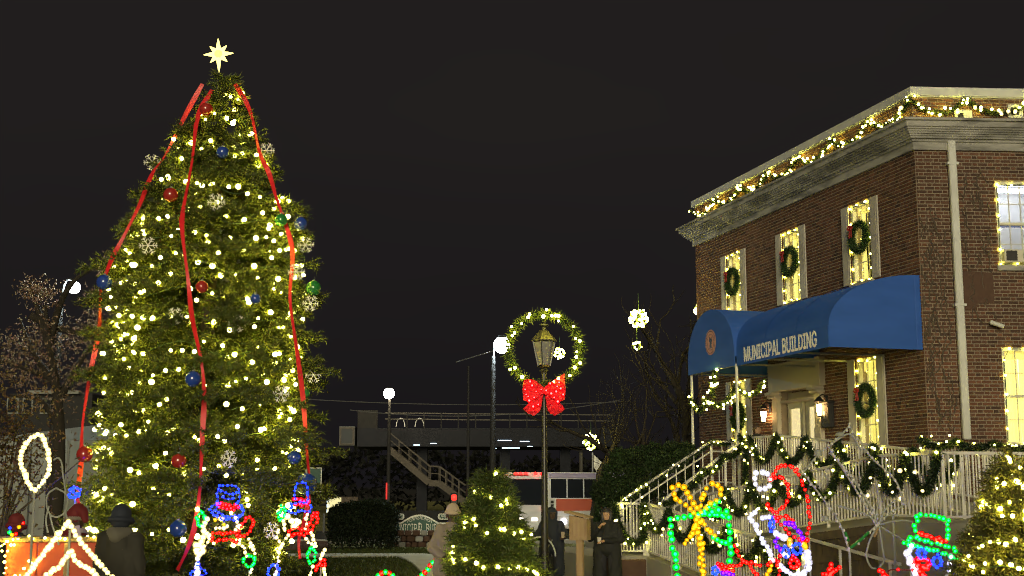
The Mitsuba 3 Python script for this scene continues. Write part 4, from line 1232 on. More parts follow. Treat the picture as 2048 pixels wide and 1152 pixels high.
for nm, dx, sub in (('left', 0, 0), ('right', 0, 1)):
    if sub == 0:
        L = [('b', False, [(436, 1002), (435, 986), (437, 975), (450, 971), (463, 971), (477, 976), (480, 988), (479, 1000), (476, 1008)], 8), ('b', False, [(445, 982), (456, 987), (468, 989), (474, 984)], 8), ('b', False, [(446, 996), (456, 999), (467, 998)], 9), ('r', False, [(435, 1008), (446, 1006), (455, 1009), (470, 1010)], 8, .021), ('r', False, [(441, 1014), (453, 1017), (466, 1018), (477, 1015)], 8, .021),
             ('b', True, [(421, 1018), (428, 1010), (438, 1008), (432, 1020), (443, 1028), (455, 1033), (468, 1032), (480, 1031), (486, 1024), (485, 1014), (480, 1010), (487, 1024), (478, 1036), (455, 1040), (435, 1034)], 7),
             ('y', False, [(431, 1040), (442, 1035), (450, 1047)], 8, .02), ('k', False, [(433, 1054), (443, 1058), (455, 1055)], 9), ('k', False, [(471, 1036), (476, 1048), (472, 1061)], 8), ('k', False, [(415, 1040), (408, 1052), (412, 1066), (420, 1072)], 7, .03),
             ('r', True, [(427, 1068), (440, 1066), (453, 1066), (467, 1066), (477, 1074), (472, 1084), (460, 1080), (448, 1079), (428, 1083)], 7), ('r', True, [(477, 1068), (485, 1052), (492, 1038), (501, 1035), (509, 1042), (507, 1052), (500, 1063), (487, 1072)], 7),
             ('k', False, [(478, 1086), (490, 1100), (496, 1112)], 8), ('k', False, [(500, 1078), (505, 1092), (510, 1106)], 8), ('g', True, [(487, 1118), (496, 1113), (508, 1114), (509, 1126), (503, 1134), (492, 1130)], 6), ('k', False, [(502, 1138), (498, 1152), (496, 1170)], 8),
             ('g', True, [(401, 1024), (410, 1034), (409, 1048), (400, 1052), (394, 1040)], 6), ('k', False, [(408, 1075), (400, 1090), (396, 1110), (395, 1135), (394, 1165)], 9, .03), ('k', False, [(420, 1078), (412, 1092), (404, 1098)], 9), ('k', True, [(400, 1090), (408, 1098), (400, 1106), (391, 1098)], 6, .03),
             ('b', True, [(397, 1124), (402, 1134), (412, 1146), (396, 1154), (380, 1150), (393, 1136)], 7)]
        figure('skating_snowman_figure', 'lit snowman with blue hat and red scarf in front of the big tree', 'light figure', 20.0, L, [(396, 1140), (498, 1140)], .019, 8, 5)
    else:
        L = [('b', False, [(590, 1000), (589, 985), (592, 972), (600, 966), (612, 968), (617, 980), (616, 1000)], 8), ('r', False, [(588, 1000), (597, 997), (606, 1000), (616, 1003)], 7, .022), ('r', False, [(592, 1007), (604, 1009), (613, 1008)], 7, .022),
             ('b', True, [(580, 1008), (586, 1014), (579, 1021), (587, 1026), (602, 1023), (617, 1022), (622, 1016), (615, 1006)], 7), ('k', False, [(578, 1034), (584, 1044), (592, 1040), (598, 1048), (588, 1053)], 7, .03), ('k', False, [(614, 1030), (613, 1045), (611, 1058)], 8),
             ('r', True, [(579, 1062), (590, 1056), (606, 1058), (614, 1064), (608, 1070), (594, 1067), (582, 1073)], 7), ('r', True, [(616, 1060), (621, 1044), (627, 1027), (635, 1026), (634, 1041), (627, 1056), (620, 1064)], 7),
             ('k', False, [(613, 1076), (621, 1086), (630, 1092)], 8), ('k', False, [(621, 1064), (628, 1078), (631, 1094)], 8), ('g', True, [(617, 1102), (624, 1095), (631, 1104), (630, 1118), (622, 1126), (616, 1116)], 6), ('k', False, [(624, 1133), (622, 1150), (620, 1170)], 9),
             ('k', False, [(578, 1072), (568, 1082), (560, 1098), (556, 1116), (554, 1135), (552, 1160)], 9), ('k', False, [(556, 1056), (555, 1070), (558, 1082), (562, 1092)], 9), ('k', False, [(567, 1042), (568, 1052), (572, 1062)], 8), ('g', True, [(565, 1012), (571, 1022), (568, 1036), (560, 1040), (558, 1026)], 6),
             ('b', True, [(548, 1128), (558, 1138), (556, 1150), (544, 1154), (536, 1146)], 6)]
        figure('skating_snowman_figure', 'lit snowman with blue hat and red scarf at the right edge of the big tree', 'light figure', 20.0, L, [(554, 1130), (622, 1140)], .019, 8, 6)
figure('small_candy_figure', 'small red and white lit figure at the lower right foot of the big tree', 'light figure', 20.5, [('k', False, [(650, 1100), (645, 1110), (642, 1118)], 6, .02), ('r', False, [(642, 1120), (637, 1130), (632, 1140)], 6, .02), ('r', False, [(650, 1120), (652, 1132), (638, 1130)], 7, .02), ('k', False, [(650, 1138), (651, 1152), (652, 1165)], 7, .02)], [(642, 1118)], seed=7)
figure('comet_frame', 'pale rope light ring on a thin white pole at the far left', 'light figure', 15.0, [('w', True, [(78, 868), (62, 878), (50, 893), (43, 912), (45, 932), (52, 950), (60, 968), (69, 980), (82, 968), (97, 950), (100, 930), (98, 908), (93, 890), (88, 876)], 8, .021)], [(69, 980)], seed=8, jit=.8)
figure('angel_frame', 'angel shaped frame with slanting legs of pale rope light before the red booth', 'light figure', 14.4, [
    ('w', False, [(139, 1044), (122, 1064), (104, 1088), (84, 1113), (62, 1142), (48, 1162)], 8, .023), ('w', False, [(139, 1044), (150, 1066), (161, 1080), (175, 1098), (188, 1113), (204, 1132), (224, 1154)], 10, .021), ('w', False, [(138, 1106), (126, 1124), (112, 1138), (96, 1148), (86, 1162)], 8, .022), ('w', False, [(144, 1104), (152, 1120), (164, 1131), (180, 1138), (192, 1150), (200, 1164)], 8.5, .022)],
    [(140, 1060)], .026, 7, 9, .8, wires=[[(112, 976), (96, 988), (93, 1010), (100, 1028), (113, 1034), (128, 1026), (135, 1008), (132, 988), (112, 976)], [(100, 1028), (104, 1048), (112, 1072), (118, 1090)], [(130, 1020), (134, 1036), (139, 1044)], [(132, 988), (126, 950), (123, 925), (116, 916), (107, 920)], [(98, 1012), (92, 1040), (96, 1066)]])
sh_ = scene and None
figure('blue_star_light', 'cluster of deep blue bulbs at the left edge of the big tree', 'light figure', 20.3, [('b', True, [(150, 974), (160, 980), (158, 992), (148, 996), (140, 988), (142, 978)], 6, .024), ('b', False, [(148, 984), (154, 988)], 5, .024)], [(150, 996)], seed=10)
figure('red_sprig_light', 'small red branching light sprig in front of the ramp, left of the green top hat', 'light figure', 17.6, [('r', False, [(1660, 1158), (1660, 1144), (1661, 1130)], 6, .024), ('r', False, [(1660, 1150), (1668, 1142), (1677, 1134)], 6, .024), ('r', False, [(1656, 1152), (1646, 1148)], 6, .02)], seed=11)
figure('red_sprig_light', 'small red light sprig with a bent red rod, just left of the snowman head', 'light figure', 16.2, [('r', False, [(1758, 1142), (1766, 1148), (1773, 1156)], 6, .024), ('r', False, [(1778, 1156), (1778, 1141), (1800, 1140), (1824, 1140)], 40, .012)], seed=12)
for k_, (nm, xs) in enumerate((('left', [(752, 1158), (758, 1150), (771, 1144), (784, 1150), (790, 1158)]), ('right', [(838, 1156), (846, 1148), (855, 1140), (862, 1129), (872, 1120)]))):
    kk = thing('path_light_arch', f'low arch of red and green bulbs on the lawn, {nm} one of two', 'light string')
    pts = np.array([at(x, y, 24.0) for x, y in xs])
    part(kk, 'wire', tube(np.vstack([[pts[0][0], 24.0, 0], smoothline(pts, 4), [pts[-1][0], 24.0, 0]]), .008, 5), 'm_wire')
    for i, p in enumerate(resample(smoothline(pts, 4), 8.5 / pxs(24))):
        bulb(kk, p - [0, .02, 0], .032, GREEN if i % 2 else RED)
# the unlit grey frames
uk = thing('unlit_gift_frame', 'tilted unlit grey wire gift box frame with bow in front of the ramp', 'light figure')
UY = 17.8
sq = [[(1606, 946), (1640, 990), (1676, 1040), (1698, 1099)], [(1606, 946), (1640, 905), (1668, 884), (1699, 852)], [(1699, 852), (1740, 912), (1790, 960), (1808, 1010)], [(1698, 1099), (1726, 1075), (1752, 1052), (1780, 1026), (1808, 1010)],
      [(1654, 890), (1690, 945), (1724, 1000), (1752, 1050)], [(1660, 905), (1700, 950), (1735, 1005), (1756, 1050)], [(1756, 1050), (1790, 1042), (1822, 1043), (1830, 1060)], [(1756, 1050), (1740, 1080), (1733, 1112), (1742, 1134), (1752, 1137)], [(1758, 1052), (1764, 1090), (1768, 1120), (1758, 1136)],
      [(1752, 1048), (1735, 1030), (1700, 1018), (1672, 1010)], [(1757, 1048), (1770, 1020), (1790, 1000)], [(1762, 1054), (1800, 1076), (1840, 1098)], [(1668, 884), (1700, 868), (1722, 900)], [(1748, 1046), (1757, 1000), (1752, 960)]]
part(uk, 'frame_bars', cat([tube(smoothline([at(x, y, UY) for x, y in pl], 5), .014, 6) for pl in sq]), 'm_wiregrey', True)
r = np.random.default_rng(4)
cl = []
for pl in sq[:6]:
    c_ = resample(smoothline([at(x, y, UY) for x, y in pl], 5), .085)
    for p in c_:
        cl.append(ball(p + r.normal(0, .012, 3) - [0, .02, 0], .017, 1, (1, 1, 1.3)))
part(uk, 'unlit_bulbs', cat(cl), 'm_wirewhite', True, kind='stuff')
for x, y, w_, h_ in ((1636, 912, 9, 14), (1651, 1042, 8, 12), (1680, 872, 10, 8)):
    part(uk, 'shade_cap', lathe([(0, 0), (w_ / pxs(UY), 0), (w_ / pxs(UY) * .8, h_ / pxs(UY) * .8), (0, h_ / pxs(UY))], 12, at(x, y, UY)), 'm_wiregrey', 40)
part(uk, 'green_tinsel', cat([tube(smoothline([at(x, y, UY - .02) for x, y in pl], 5), .02, 6) for pl in ([(1700, 1096), (1716, 1084), (1738, 1064)], [(1690, 1064), (1697, 1082)])]), 'm_ballgreen')
part(uk, 'amber_tinsel', cat([tube(smoothline([at(x, y, UY - .02) for x, y in pl], 5), .016, 6) for pl in ([(1756, 1056), (1752, 1066), (1748, 1074)],)]), 'm_wood')
for x, y in ((1699, 1098), (1786, 1030)):
    p = at(x, y, UY + .02)
    part(uk, 'stake', tube([p, (p[0], p[1], -.05)], .016, 6), 'm_wiregrey')

# ================================================================ people
def chain(*balls):
    """union of hulls of successive spheres: [(point, radius), ...]"""
    ms = []
    for (a, ra), (b_, rb_) in zip(balls[:-1], balls[1:]):
        s1 = trimesh.creation.icosphere(2, 1.0).vertices
        ms.append(manifold3d.Manifold.hull_points(np.vstack([s1 * ra + np.asarray(a), s1 * rb_ + np.asarray(b_)])))
    return ms


def blend(ms, edge=.03, it=12, fold=0.0, seed=0):
    m = manifold3d.Manifold.batch_boolean(ms, manifold3d.OpType.Add).refine_to_length(edge).to_mesh()
    t_ = trimesh.Trimesh(np.array(m.vert_properties[:, :3]), np.array(m.tri_verts), process=True)
    trimesh.smoothing.filter_taubin(t_, iterations=it)
    if fold:
        n = meshkit.fbm(t_.vertices * [9, 9, 4.5], 3, seed)[:, None] - .5
        t_.vertices = t_.vertices + t_.vertex_normals * n * fold
    return t_


def hand(wrist, d, up_, s=1.0):
    """palm, four fingers in two joints, thumb; d: where the fingers point, up_: back of the hand"""
    d = np.asarray(d, float) / np.linalg.norm(d)
    up_ = np.asarray(up_, float)
    up_ = up_ - d * np.dot(up_, d)
    up_ /= np.linalg.norm(up_)
    sd = np.cross(d, up_)
    w = np.asarray(wrist, float)
    ms = []
    for o in (-.028, -.01, .01, .028):
        ms += chain((w, .022), (w + (d * .085 + sd * o) * s, .016))
    for o, L in ((-.03, .062), (-.01, .076), (.011, .07), (.031, .054)):
        a = w + (d * .088 + sd * o) * s
        b_ = a + (d * L * .55 - up_ * .012) * s
        ms += chain((a, .0105), (b_, .0095), (b_ + (d * L * .42 - up_ * .03) * s, .0085))
    a = w + (d * .03 - sd * .026) * s
    b_ = a + (d * .03 - sd * .032 - up_ * .012) * s
    ms += chain((a, .014), (b_, .012), (b_ + (d * .03 - sd * .004 - up_ * .016) * s, .01))
    return ms


def person(label, x, Y, h, face_deg, coat, arms, hat=None, skin='m_skin', hair=None, trousers='m_trousers', coat_len=.46, bulk=1.0, z0=0.0, head_tilt=0, collar=None, lean=(0, 0)):
    """face_deg 0 looks at the camera, 180 away, 90 to the picture's right. arms: two lists [elbow, wrist] in local metres (x right of the figure as seen, y away, z up)"""
    k = thing('person', label, 'person')
    X = at(x, 976, Y)[0]
    M = trimesh.transformations.rotation_matrix(math.radians(face_deg), (0, 0, 1))
    M[:3, 3] = (X, Y, z0)
    P = lambda *p: np.array(p, float)
    s = h / 1.7
    hd = P(lean[0], lean[1] - .01, 1.575) * s
    sh = [P(sx * .155 * bulk + lean[0] * .8, lean[1] * .7, 1.36) * s for sx in (-1, 1)]
    hip = [P(sx * .095 * bulk, .01, .9) * s for sx in (-1, 1)]
    kn = [P(sx * .105, -.01, .48) * s for sx in (-1, 1)]
    an = [P(sx * .11, .02, .08) * s for sx in (-1, 1)]
    arms = [[np.asarray(p, float) * s for p in a] for a in arms]
    ms = chain((hd - P(0, -.01, .15) * s, .055 * s), (hd + P(0, .015, .02) * s, .085 * s)) + chain((hd + P(0, .01, .045) * s, .092 * s), (hd + P(0, .025, .03) * s, .092 * s)) + chain((hd + P(0, -.03, -.075) * s, .05 * s), (hd + P(0, -.02, .02) * s, .076 * s))
    ms += chain((hd + P(0, -.088, .008) * s, .012 * s), (hd + P(0, -.106, -.022) * s, .015 * s)) + chain((hd + P(-.025, -.085, -.055) * s, .011 * s), (hd + P(.025, -.085, -.055) * s, .011 * s))
    for sx in (-1, 1):
        ms += chain((hd + P(sx * .088, .015, .012) * s, .016 * s), (hd + P(sx * .09, .02, -.03) * s, .012 * s)) + chain((hd + P(sx * .05, -.076, .035) * s, .014 * s), (hd + P(sx * .02, -.088, .034) * s, .012 * s))
    ms += chain((P(lean[0] * .8, .01, 1.4) * s, .07 * s), (hd - P(0, -.01, .12) * s, .055 * s))
    for i in (0, 1):
        ms += chain((P(0, .01, 1.33) * s, .1 * s), (sh[i], .06 * s)) + chain((sh[i], .055 * s), (arms[i][0], .042 * s), (arms[i][1], .028 * s))
        ms += chain((P(0, .01, 1.3) * s, .12 * s), (hip[i], .1 * s)) + chain((hip[i], .085 * s), (kn[i], .058 * s), (an[i], .042 * s), (an[i] + P(0, -.13, -.03) * s, .035 * s))
        d = arms[i][1] - arms[i][0]
        ms += hand(arms[i][1], d, np.array([d[1], -abs(d[2]) - .1, .6]), s)
    body = blend(ms, .02, 6)
    part(k, 'body', body.apply_transform(M), skin, True)
    eyes = cat([ball(hd + P(sx * .034, -.084, .018) * s, .011 * s, 1) for sx in (-1, 1)])
    part(k, 'eyes', eyes.apply_transform(M), 'm_black', True)
    # coat
    cs = []
    b_ = bulk
    for i, sx in enumerate((-1, 1)):
        cs += chain((P(sx * .02, .01, 1.44) * s, .065 * s), (sh[i] - P(0, 0, .02), .08 * s * b_)) + chain((sh[i], .085 * s * b_), (P(sx * .12 * b_, 0, 1.05) * s, .115 * s * b_), (P(sx * .13 * b_, .01, .92) * s, .12 * s * b_), (P(sx * .14 * b_, .01, (1.36 - coat_len * 1.9)) * s, .115 * s * b_))
        cs += chain((P(-.1, 0, 1.2) * s, .12 * s * b_), (P(.1, 0, 1.2) * s, .12 * s * b_)) + chain((P(-.12, 0, .95) * s, .12 * s * b_), (P(.12, 0, .95) * s, .12 * s * b_))
        cs += chain((sh[i], .082 * s * b_), (arms[i][0], .068 * s * b_), (arms[i][0] + (arms[i][1] - arms[i][0]) * .9, .05 * s * b_))
    cs += chain((P(0, .01, 1.36) * s, .135 * s * b_), (P(0, .005, 1.12) * s, .15 * s * b_), (P(0, .01, .92) * s, .15 * s * b_))
    part(k, 'coat', blend(cs, .028, 8, .06, x).apply_transform(M), coat, True)
    if collar:
        c_ = blend(chain((P(-.1, .03, 1.45) * s, .055 * s), (P(0, .11, 1.42) * s, .085 * s), (P(.1, .03, 1.45) * s, .055 * s), (P(.04, -.06, 1.41) * s, .04 * s)) + chain((P(-.085, .03, 1.44) * s, .05 * s), (P(-.04, -.06, 1.41) * s, .04 * s)), .02, 6, .02, x + 1)
        part(k, 'collar', c_.apply_transform(M), collar, True)
    ts = []
    for i in (0, 1):
        ts += chain((P(0, .01, .95) * s, .13 * s), (hip[i], .11 * s), (kn[i], .08 * s), (an[i] + P(0, 0, .03), .07 * s))
    part(k, 'trousers', blend(ts, .035, 8, .02, x + 2).apply_transform(M), trousers, True)
    for i in (0, 1):
        part(k, 'shoe', blend(chain((an[i] - P(0, 0, .02), .05 * s), (an[i] + P(0, -.15, -.04) * s, .042 * s)), .02, 4).apply_transform(M), 'm_black', True)
    if hair:
        hs = chain((hd + P(0, .035, .045) * s, .1 * s), (hd + P(0, .01, .075) * s, .088 * s)) + chain((hd + P(0, .05, .0) * s, .088 * s), (hd + P(0, .04, -.05) * s, .07 * s))
        part(k, 'hair', blend(hs, .015, 3, .015, x + 3).apply_transform(M), hair, True)
    if hat:
        kind, m_ = hat
        if kind == 'beanie':
            hs = chain((hd + P(0, .015, .05) * s, .106 * s), (hd + P(0, .02, .09) * s, .092 * s))
            ht = trimesh.Trimesh(*[np.array(a) for a in (lambda q_: (q_.vert_properties[:, :3], q_.tri_verts))(manifold3d.Manifold.batch_boolean(hs, manifold3d.OpType.Add).trim_by_plane((0, -.12, 1), float(hd[2] + .035 * s)).refine_to_length(.012).to_mesh())])
            ht.vertices += ht.vertex_normals * (.004 * np.sin(np.arctan2(ht.vertices[:, 1] - hd[1], ht.vertices[:, 0] - hd[0]) * 26))[:, None]
            hk_ = part(k, 'beanie', ht.apply_transform(M), m_, True)
            a = np.linspace(0, 2 * np.pi, 30)[:-1]
            part(hk_, 'cuff', tube(np.stack([hd[0] + .1 * s * np.cos(a), hd[1] + .015 * s + .104 * s * np.sin(a), hd[2] + .045 * s + .012 * np.sin(a)], 1), .026 * s, 7, True).apply_transform(M), m_, True)
        elif kind == 'hood':
            hs = chain((hd + P(0, .05, .02) * s, .112 * s), (hd + P(0, .025, .045) * s, .112 * s)) + chain((hd + P(0, .05, .03) * s, .11 * s), (P(0, .05, 1.42) * s, .1 * s))
            for sx in (-1, 1):
                hs += chain((hd + P(sx * .085, -.02, .05) * s, .035 * s), (hd + P(sx * .08, -.02, -.06) * s, .035 * s), (P(sx * .05, -.04, 1.42) * s, .045 * s)) + chain((hd + P(sx * .085, -.02, .05) * s, .035 * s), (hd + P(0, -.03, .105) * s, .04 * s))
            part(k, 'hood', blend(hs, .02, 6, .02, x + 4).apply_transform(M), m_, True)
        elif kind == 'santa':
            hs = chain((hd + P(0, .01, .07) * s, .11 * s), (hd + P(.05, .03, .15) * s, .085 * s), (hd + P(.15, .04, .13) * s, .055 * s), (hd + P(.2, .04, .03) * s, .04 * s))
            hk_ = part(k, 'stocking_cap', blend(hs, .02, 5, .015, x + 4).apply_transform(M), m_, True)
            a = np.linspace(0, 2 * np.pi, 26)[:-1]
            part(hk_, 'fur_band', tube(np.stack([hd[0] + .1 * s * np.cos(a), hd[1] + .01 + .105 * s * np.sin(a), hd[2] + .05 * s + .0 * a], 1), .027 * s, 7, True).apply_transform(M), m_ if face_deg > 150 else 'm_fleece', True)
        elif kind == 'cap':
            hs = chain((hd + P(0, .03, .015) * s, .118 * s), (hd + P(0, .02, .075) * s, .11 * s))
            hk_ = part(k, 'knit_cap', blend(hs, .015, 3, .012, x + 4).apply_transform(M), m_, True)
            a = np.linspace(0, 2 * np.pi, 30)[:-1]
            part(hk_, 'cuff', tube(np.stack([hd[0] + .118 * s * np.cos(a), hd[1] + .025 * s + .122 * s * np.sin(a), hd[2] + .0 * s + .02 * np.sin(a)], 1), .03 * s * (1 + .12 * np.sin(a * 9)), 8, True).apply_transform(M), m_, True)
    return k, M, s


DOWN = [[(-.225, .02, 1.12), (-.225, -.05, .88)], [(.225, .02, 1.12), (.225, -.05, .88)]]
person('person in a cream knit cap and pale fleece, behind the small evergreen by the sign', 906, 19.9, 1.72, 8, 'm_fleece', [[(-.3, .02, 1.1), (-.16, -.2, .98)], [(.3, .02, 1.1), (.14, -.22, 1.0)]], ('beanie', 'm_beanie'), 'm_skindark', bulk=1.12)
k, M, s = person('person in a dark hooded coat holding a white paper cup by the ramp', 1213, 24.8, 1.62, -12, 'm_coatblack', [[(-.33, -.02, 1.12), (-.12, -.2, 1.34)], [(.28, .02, 1.1), (-.02, -.24, 1.08)]], ('hood', 'm_black'), 'm_skinlit', coat_len=.52, bulk=1.12)
cup = solo('paper_cup', lathe([(0, 0), (.03, 0), (.04, .115), (.037, .115), (.028, .004), (0, .004)], 16, (0, 0, 0)).apply_transform(M @ trimesh.transformations.translation_matrix(np.array([-.11, -.3, 1.03]) * s)), 'm_paper', 'white paper cup in the hooded person\'s hand', 'cup', 30)
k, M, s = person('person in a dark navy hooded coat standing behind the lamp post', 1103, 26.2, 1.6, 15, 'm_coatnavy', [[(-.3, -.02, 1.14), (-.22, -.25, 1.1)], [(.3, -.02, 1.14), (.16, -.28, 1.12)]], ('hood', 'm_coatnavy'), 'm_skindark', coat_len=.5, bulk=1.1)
solo('paper_cup', lathe([(0, 0), (.03, 0), (.04, .115), (.037, .115), (.028, .004), (0, .004)], 16, (0, 0, 0)).apply_transform(M @ trimesh.transformations.translation_matrix(np.array([.12, -.4, 1.1]) * s)), 'm_beanie', 'pale cup held by the person behind the lamp post', 'cup', 30)
person('person seen from behind in dark cap and olive jacket, left of the big tree', 246, 15.2, 1.76, 172, 'm_coatolive', DOWN, ('cap', 'm_coatnavy'), 'm_skin', None, bulk=1.1, coat_len=.42, collar='m_hoodgrey')
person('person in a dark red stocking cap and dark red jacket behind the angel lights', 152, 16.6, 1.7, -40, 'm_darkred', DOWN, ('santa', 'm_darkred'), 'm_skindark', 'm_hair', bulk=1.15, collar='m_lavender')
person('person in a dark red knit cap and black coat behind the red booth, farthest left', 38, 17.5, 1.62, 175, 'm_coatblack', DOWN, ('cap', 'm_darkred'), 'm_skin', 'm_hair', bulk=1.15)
pl = at(1517, 976, 27.2)
person('brown haired person on the entrance landing, only the head above the railing', 1517, 28.5, 1.3, 60, 'm_coatolive', DOWN, None, 'm_skin', 'm_hair', z0=FL)
# scarf end of lavender cloth hanging by the angel frame
solo('lavender_scarf', ribbon_mesh(smoothline([at(153, 1052, 16.2), at(158, 1085, 16.15), at(163, 1130, 16.15)], 8), .075, (1, 0, .1), .012), 'm_lavender', 'lavender scarf hanging down in front of the dark red jacket', 'scarf')

# ---- stroller by the lamp post
k = thing('stroller', 'dark stroller with a pale edged hood on the lawn left of the lamp post', 'stroller')
SY = 25.4
X0 = at(1068, 976, SY)[0]
a = np.linspace(0, np.pi, 18)
G = np.array([[(X0 + .3 * math.cos(t_) * 1.0 + .1, SY - .25 + .5 * j / 5, .72 + .36 * math.sin(t_) * (1 - .05 * j)) for t_ in a] for j in range(6)])
part(k, 'hood', grid_mesh(G), 'm_coatblack', True)
part(k, 'hood_edge', tube(G[0], .018, 6), 'm_whitepaint', True)
part(k, 'seat', cbox(X0 - .16, X0 + .36, SY - .22, SY + .3, .42, .72, .05), 'm_coatblack')
for sx in (-.2, .36):
    part(k, 'leg', tube([(X0 + sx, SY - .25, .2), (X0 + .1, SY, .6), (X0 + sx, SY + .45, 1.0)], .014, 6), 'm_greymetal')
    for sy in (-.28, .25):
        w_ = np.linspace(0, 2 * np.pi, 18)[:-1]
        part(k, 'wheel', tube(np.stack([X0 + sx + 0 * w_, SY + sy + .12 * np.cos(w_), .15 + .12 * np.sin(w_)], 1), .025, 6, True), 'm_rubber', True)
# ---- bird house style box on a post
BY = 22.0
bx = thing('wooden_post_box', 'wooden house shaped box on a post with slanted roof, beside the hooded person', 'post box')
p = at(1160, 1080, BY)
MB = trimesh.transformations.rotation_matrix(math.radians(-18), (0, 0, 1))
MB[:3, 3] = (p[0], BY, p[2])
part(bx, 'post', cbox(-.055, .055, -.055, .055, -p[2] - .05, .02, .008, MB), 'm_wood')
part(bx, 'case', trimesh.PointCloud([(x, y, z) for x in (-.15, .15) for y, zt_ in ((-.13, .38), (.13, .36)) for z in (.0, zt_ + (-.03 if x > 0 else .03))]).convex_hull.apply_transform(MB), 'm_wood')
part(bx, 'roof', trimesh.PointCloud([(x, y, (.45 if x < 0 else .355) + dz) for x in (-.22, .19) for y in (-.19, .17) for dz in (0, .03)]).convex_hull.apply_transform(MB), 'm_wood')
part(bx, 'door', extrude(sbox(-.125, .03, .125, .33).difference(sbox(-.085, .07, .085, .29)), .014, MB @ axes((0, -.131, 0), np.array([1, 0, 0]), Z3, np.array([0, -1, 0]))), 'm_wood')
# ---- red booth with string lights
bt = thing('red_booth', 'red painted booth front with brown top board edged with small bulbs, far left', 'booth')
BYY = 15.6
pa, pb = at(12, 1079, BYY), at(204, 1074, BYY)
M_ = axes((0, BYY, 0), np.array([1, 0, 0]), Z3, np.array([0, -1, 0]))
for i in range(3):
    xa, xb = pa[0] + (pb[0] - pa[0]) * i / 3, pa[0] + (pb[0] - pa[0]) * (i + 1) / 3
    part(bt, 'panel', cbox(xa + .006, xb - .006, .02, pa[2] - .03, -.03, .0, .008, M_), 'm_redpanel')
part(bt, 'side_panel', cbox(pa[0] - .01, pa[0] + .03, .0, pa[2] - .03, -1.0, -.031, .005, M_), 'm_redpanel')
part(bt, 'top_board', cbox(pa[0] - .15, pb[0] + .02, pa[2] - .03, pa[2] + .03, -.35, .05, .008, M_), 'm_wood')
part(bt, 'middle_post', cbox(-6.05, -5.99, .0, pa[2] - .03, .004, .03, .006, M_).apply_translation((at(140, 1000, BYY)[0] + 6.02, 0, 0)), 'm_wood')
bl = thing('booth_light_string', 'string of tiny warm bulbs looped along the red booth', 'light string')
r = np.random.default_rng(12)
lpts = [(2, 1092), (14, 1083), (26, 1079), (36, 1078), (58, 1072), (66, 1078), (90, 1076), (110, 1080), (120, 1076), (130, 1078), (175, 1072), (188, 1074), (183, 1062)]
pts = np.array([at(x, y, BYY - .08) for x, y in lpts])
part(bl, 'wire', tube(pts, .004, 4), 'm_wire')
for x, y in lpts + [(8, 1088), (4, 1102), (10, 1112), (15, 1102), (9, 1124), (12, 1136), (8, 1146), (58, 1122), (62, 1126), (48, 1137), (30, 1152), (40, 1151), (22, 1090), (28, 1090)]:
    bulb(bl, at(x, y, BYY - .09), r.uniform(.011, .018), WARM2)
for x, y, e in ((20, 1056, BLUE), (19, 1065, GREEN), (32, 1068, RED), (38, 1054, YELL), (46, 1046, RED), (24, 1070, YELL)):
    bulb(bl, at(x, y, BYY - .05), .016, e)

# ================================================================ sign, hedge, shrub, trees
SYY = 45.5
def sg(x, y):
    p = at(x, y, SYY)
    return p[0], p[2]
sn = thing('garden_sign', 'green municipal building sign with white border and arched top, on a stone base', 'sign')
l, rr0 = sg(773, 1069)[0], sg(917, 1069)[0]
zb_, zm_, zt_ = sg(800, 1069)[1], sg(800, 1045)[1], sg(845, 1029)[1]
xc = (l + rr0) / 2 - .1
half = sg(884, 1045)[0] - sg(846, 1045)[0]
arc = [(xc + half * 1.0 * t_, zm_ + (zt_ - zm_) * math.cos(t_ * math.pi / 2) ** 1.0) for t_ in np.linspace(-1, 1, 21)]
board = sbox(l + .12, zb_, rr0 - .12, zm_).union(Polygon(arc + [(xc + half, zb_), (xc - half, zb_)])).union(Point(l + .2, (zb_ + zm_) / 2).buffer((zm_ - zb_) / 2)).union(Point(rr0 - .2, (zb_ + zm_) / 2).buffer((zm_ - zb_) / 2))
MS = axes((0, SYY, 0), np.array([1, 0, 0]), Z3, np.array([0, -1, 0]))
part(sn, 'board', extrude(board, .1, MS), 'm_signgreen')
part(sn, 'border', extrude(board.buffer(.0).difference(board.buffer(-.055)), .012, MS, .1005), 'm_letter')
def sign_text(parent, txt, x0, x1, z, h_, bend=0):
    m = meshkit.text_mesh(txt, h_, .006)
    m.apply_translation((-m.bounds[0][0], 0, 0))
    m.apply_scale(((x1 - x0) / m.bounds[1][0], 1, 1))
    v = m.vertices.copy()
    if bend:
        u_ = (v[:, 0] / (x1 - x0) - .5) * 2
        v[:, 1] += bend * np.cos(u_ * math.pi / 2)
    v[:, 0] += x0
    v[:, 1] += z
    m.vertices = v
    part(parent, 'lettering', m.apply_transform(axes((0, SYY - .1005, 0), np.array([1, 0, 0]), Z3, np.array([0, -1, 0]))), 'm_letter')
sign_text(sn, 'MUNICIPAL BUILDING', l + .17, rr0 - .15, sg(0, 1064.5)[1], .29)
sign_text(sn, 'PENNSAUKEN', xc - .42, xc + .42, sg(0, 1046)[1], .15, .12)
part(sn, 'ornament', ball((xc, SYY - .11, sg(0, 1047.5)[1]), .05, 1, (1, .3, .8)), 'm_letter')
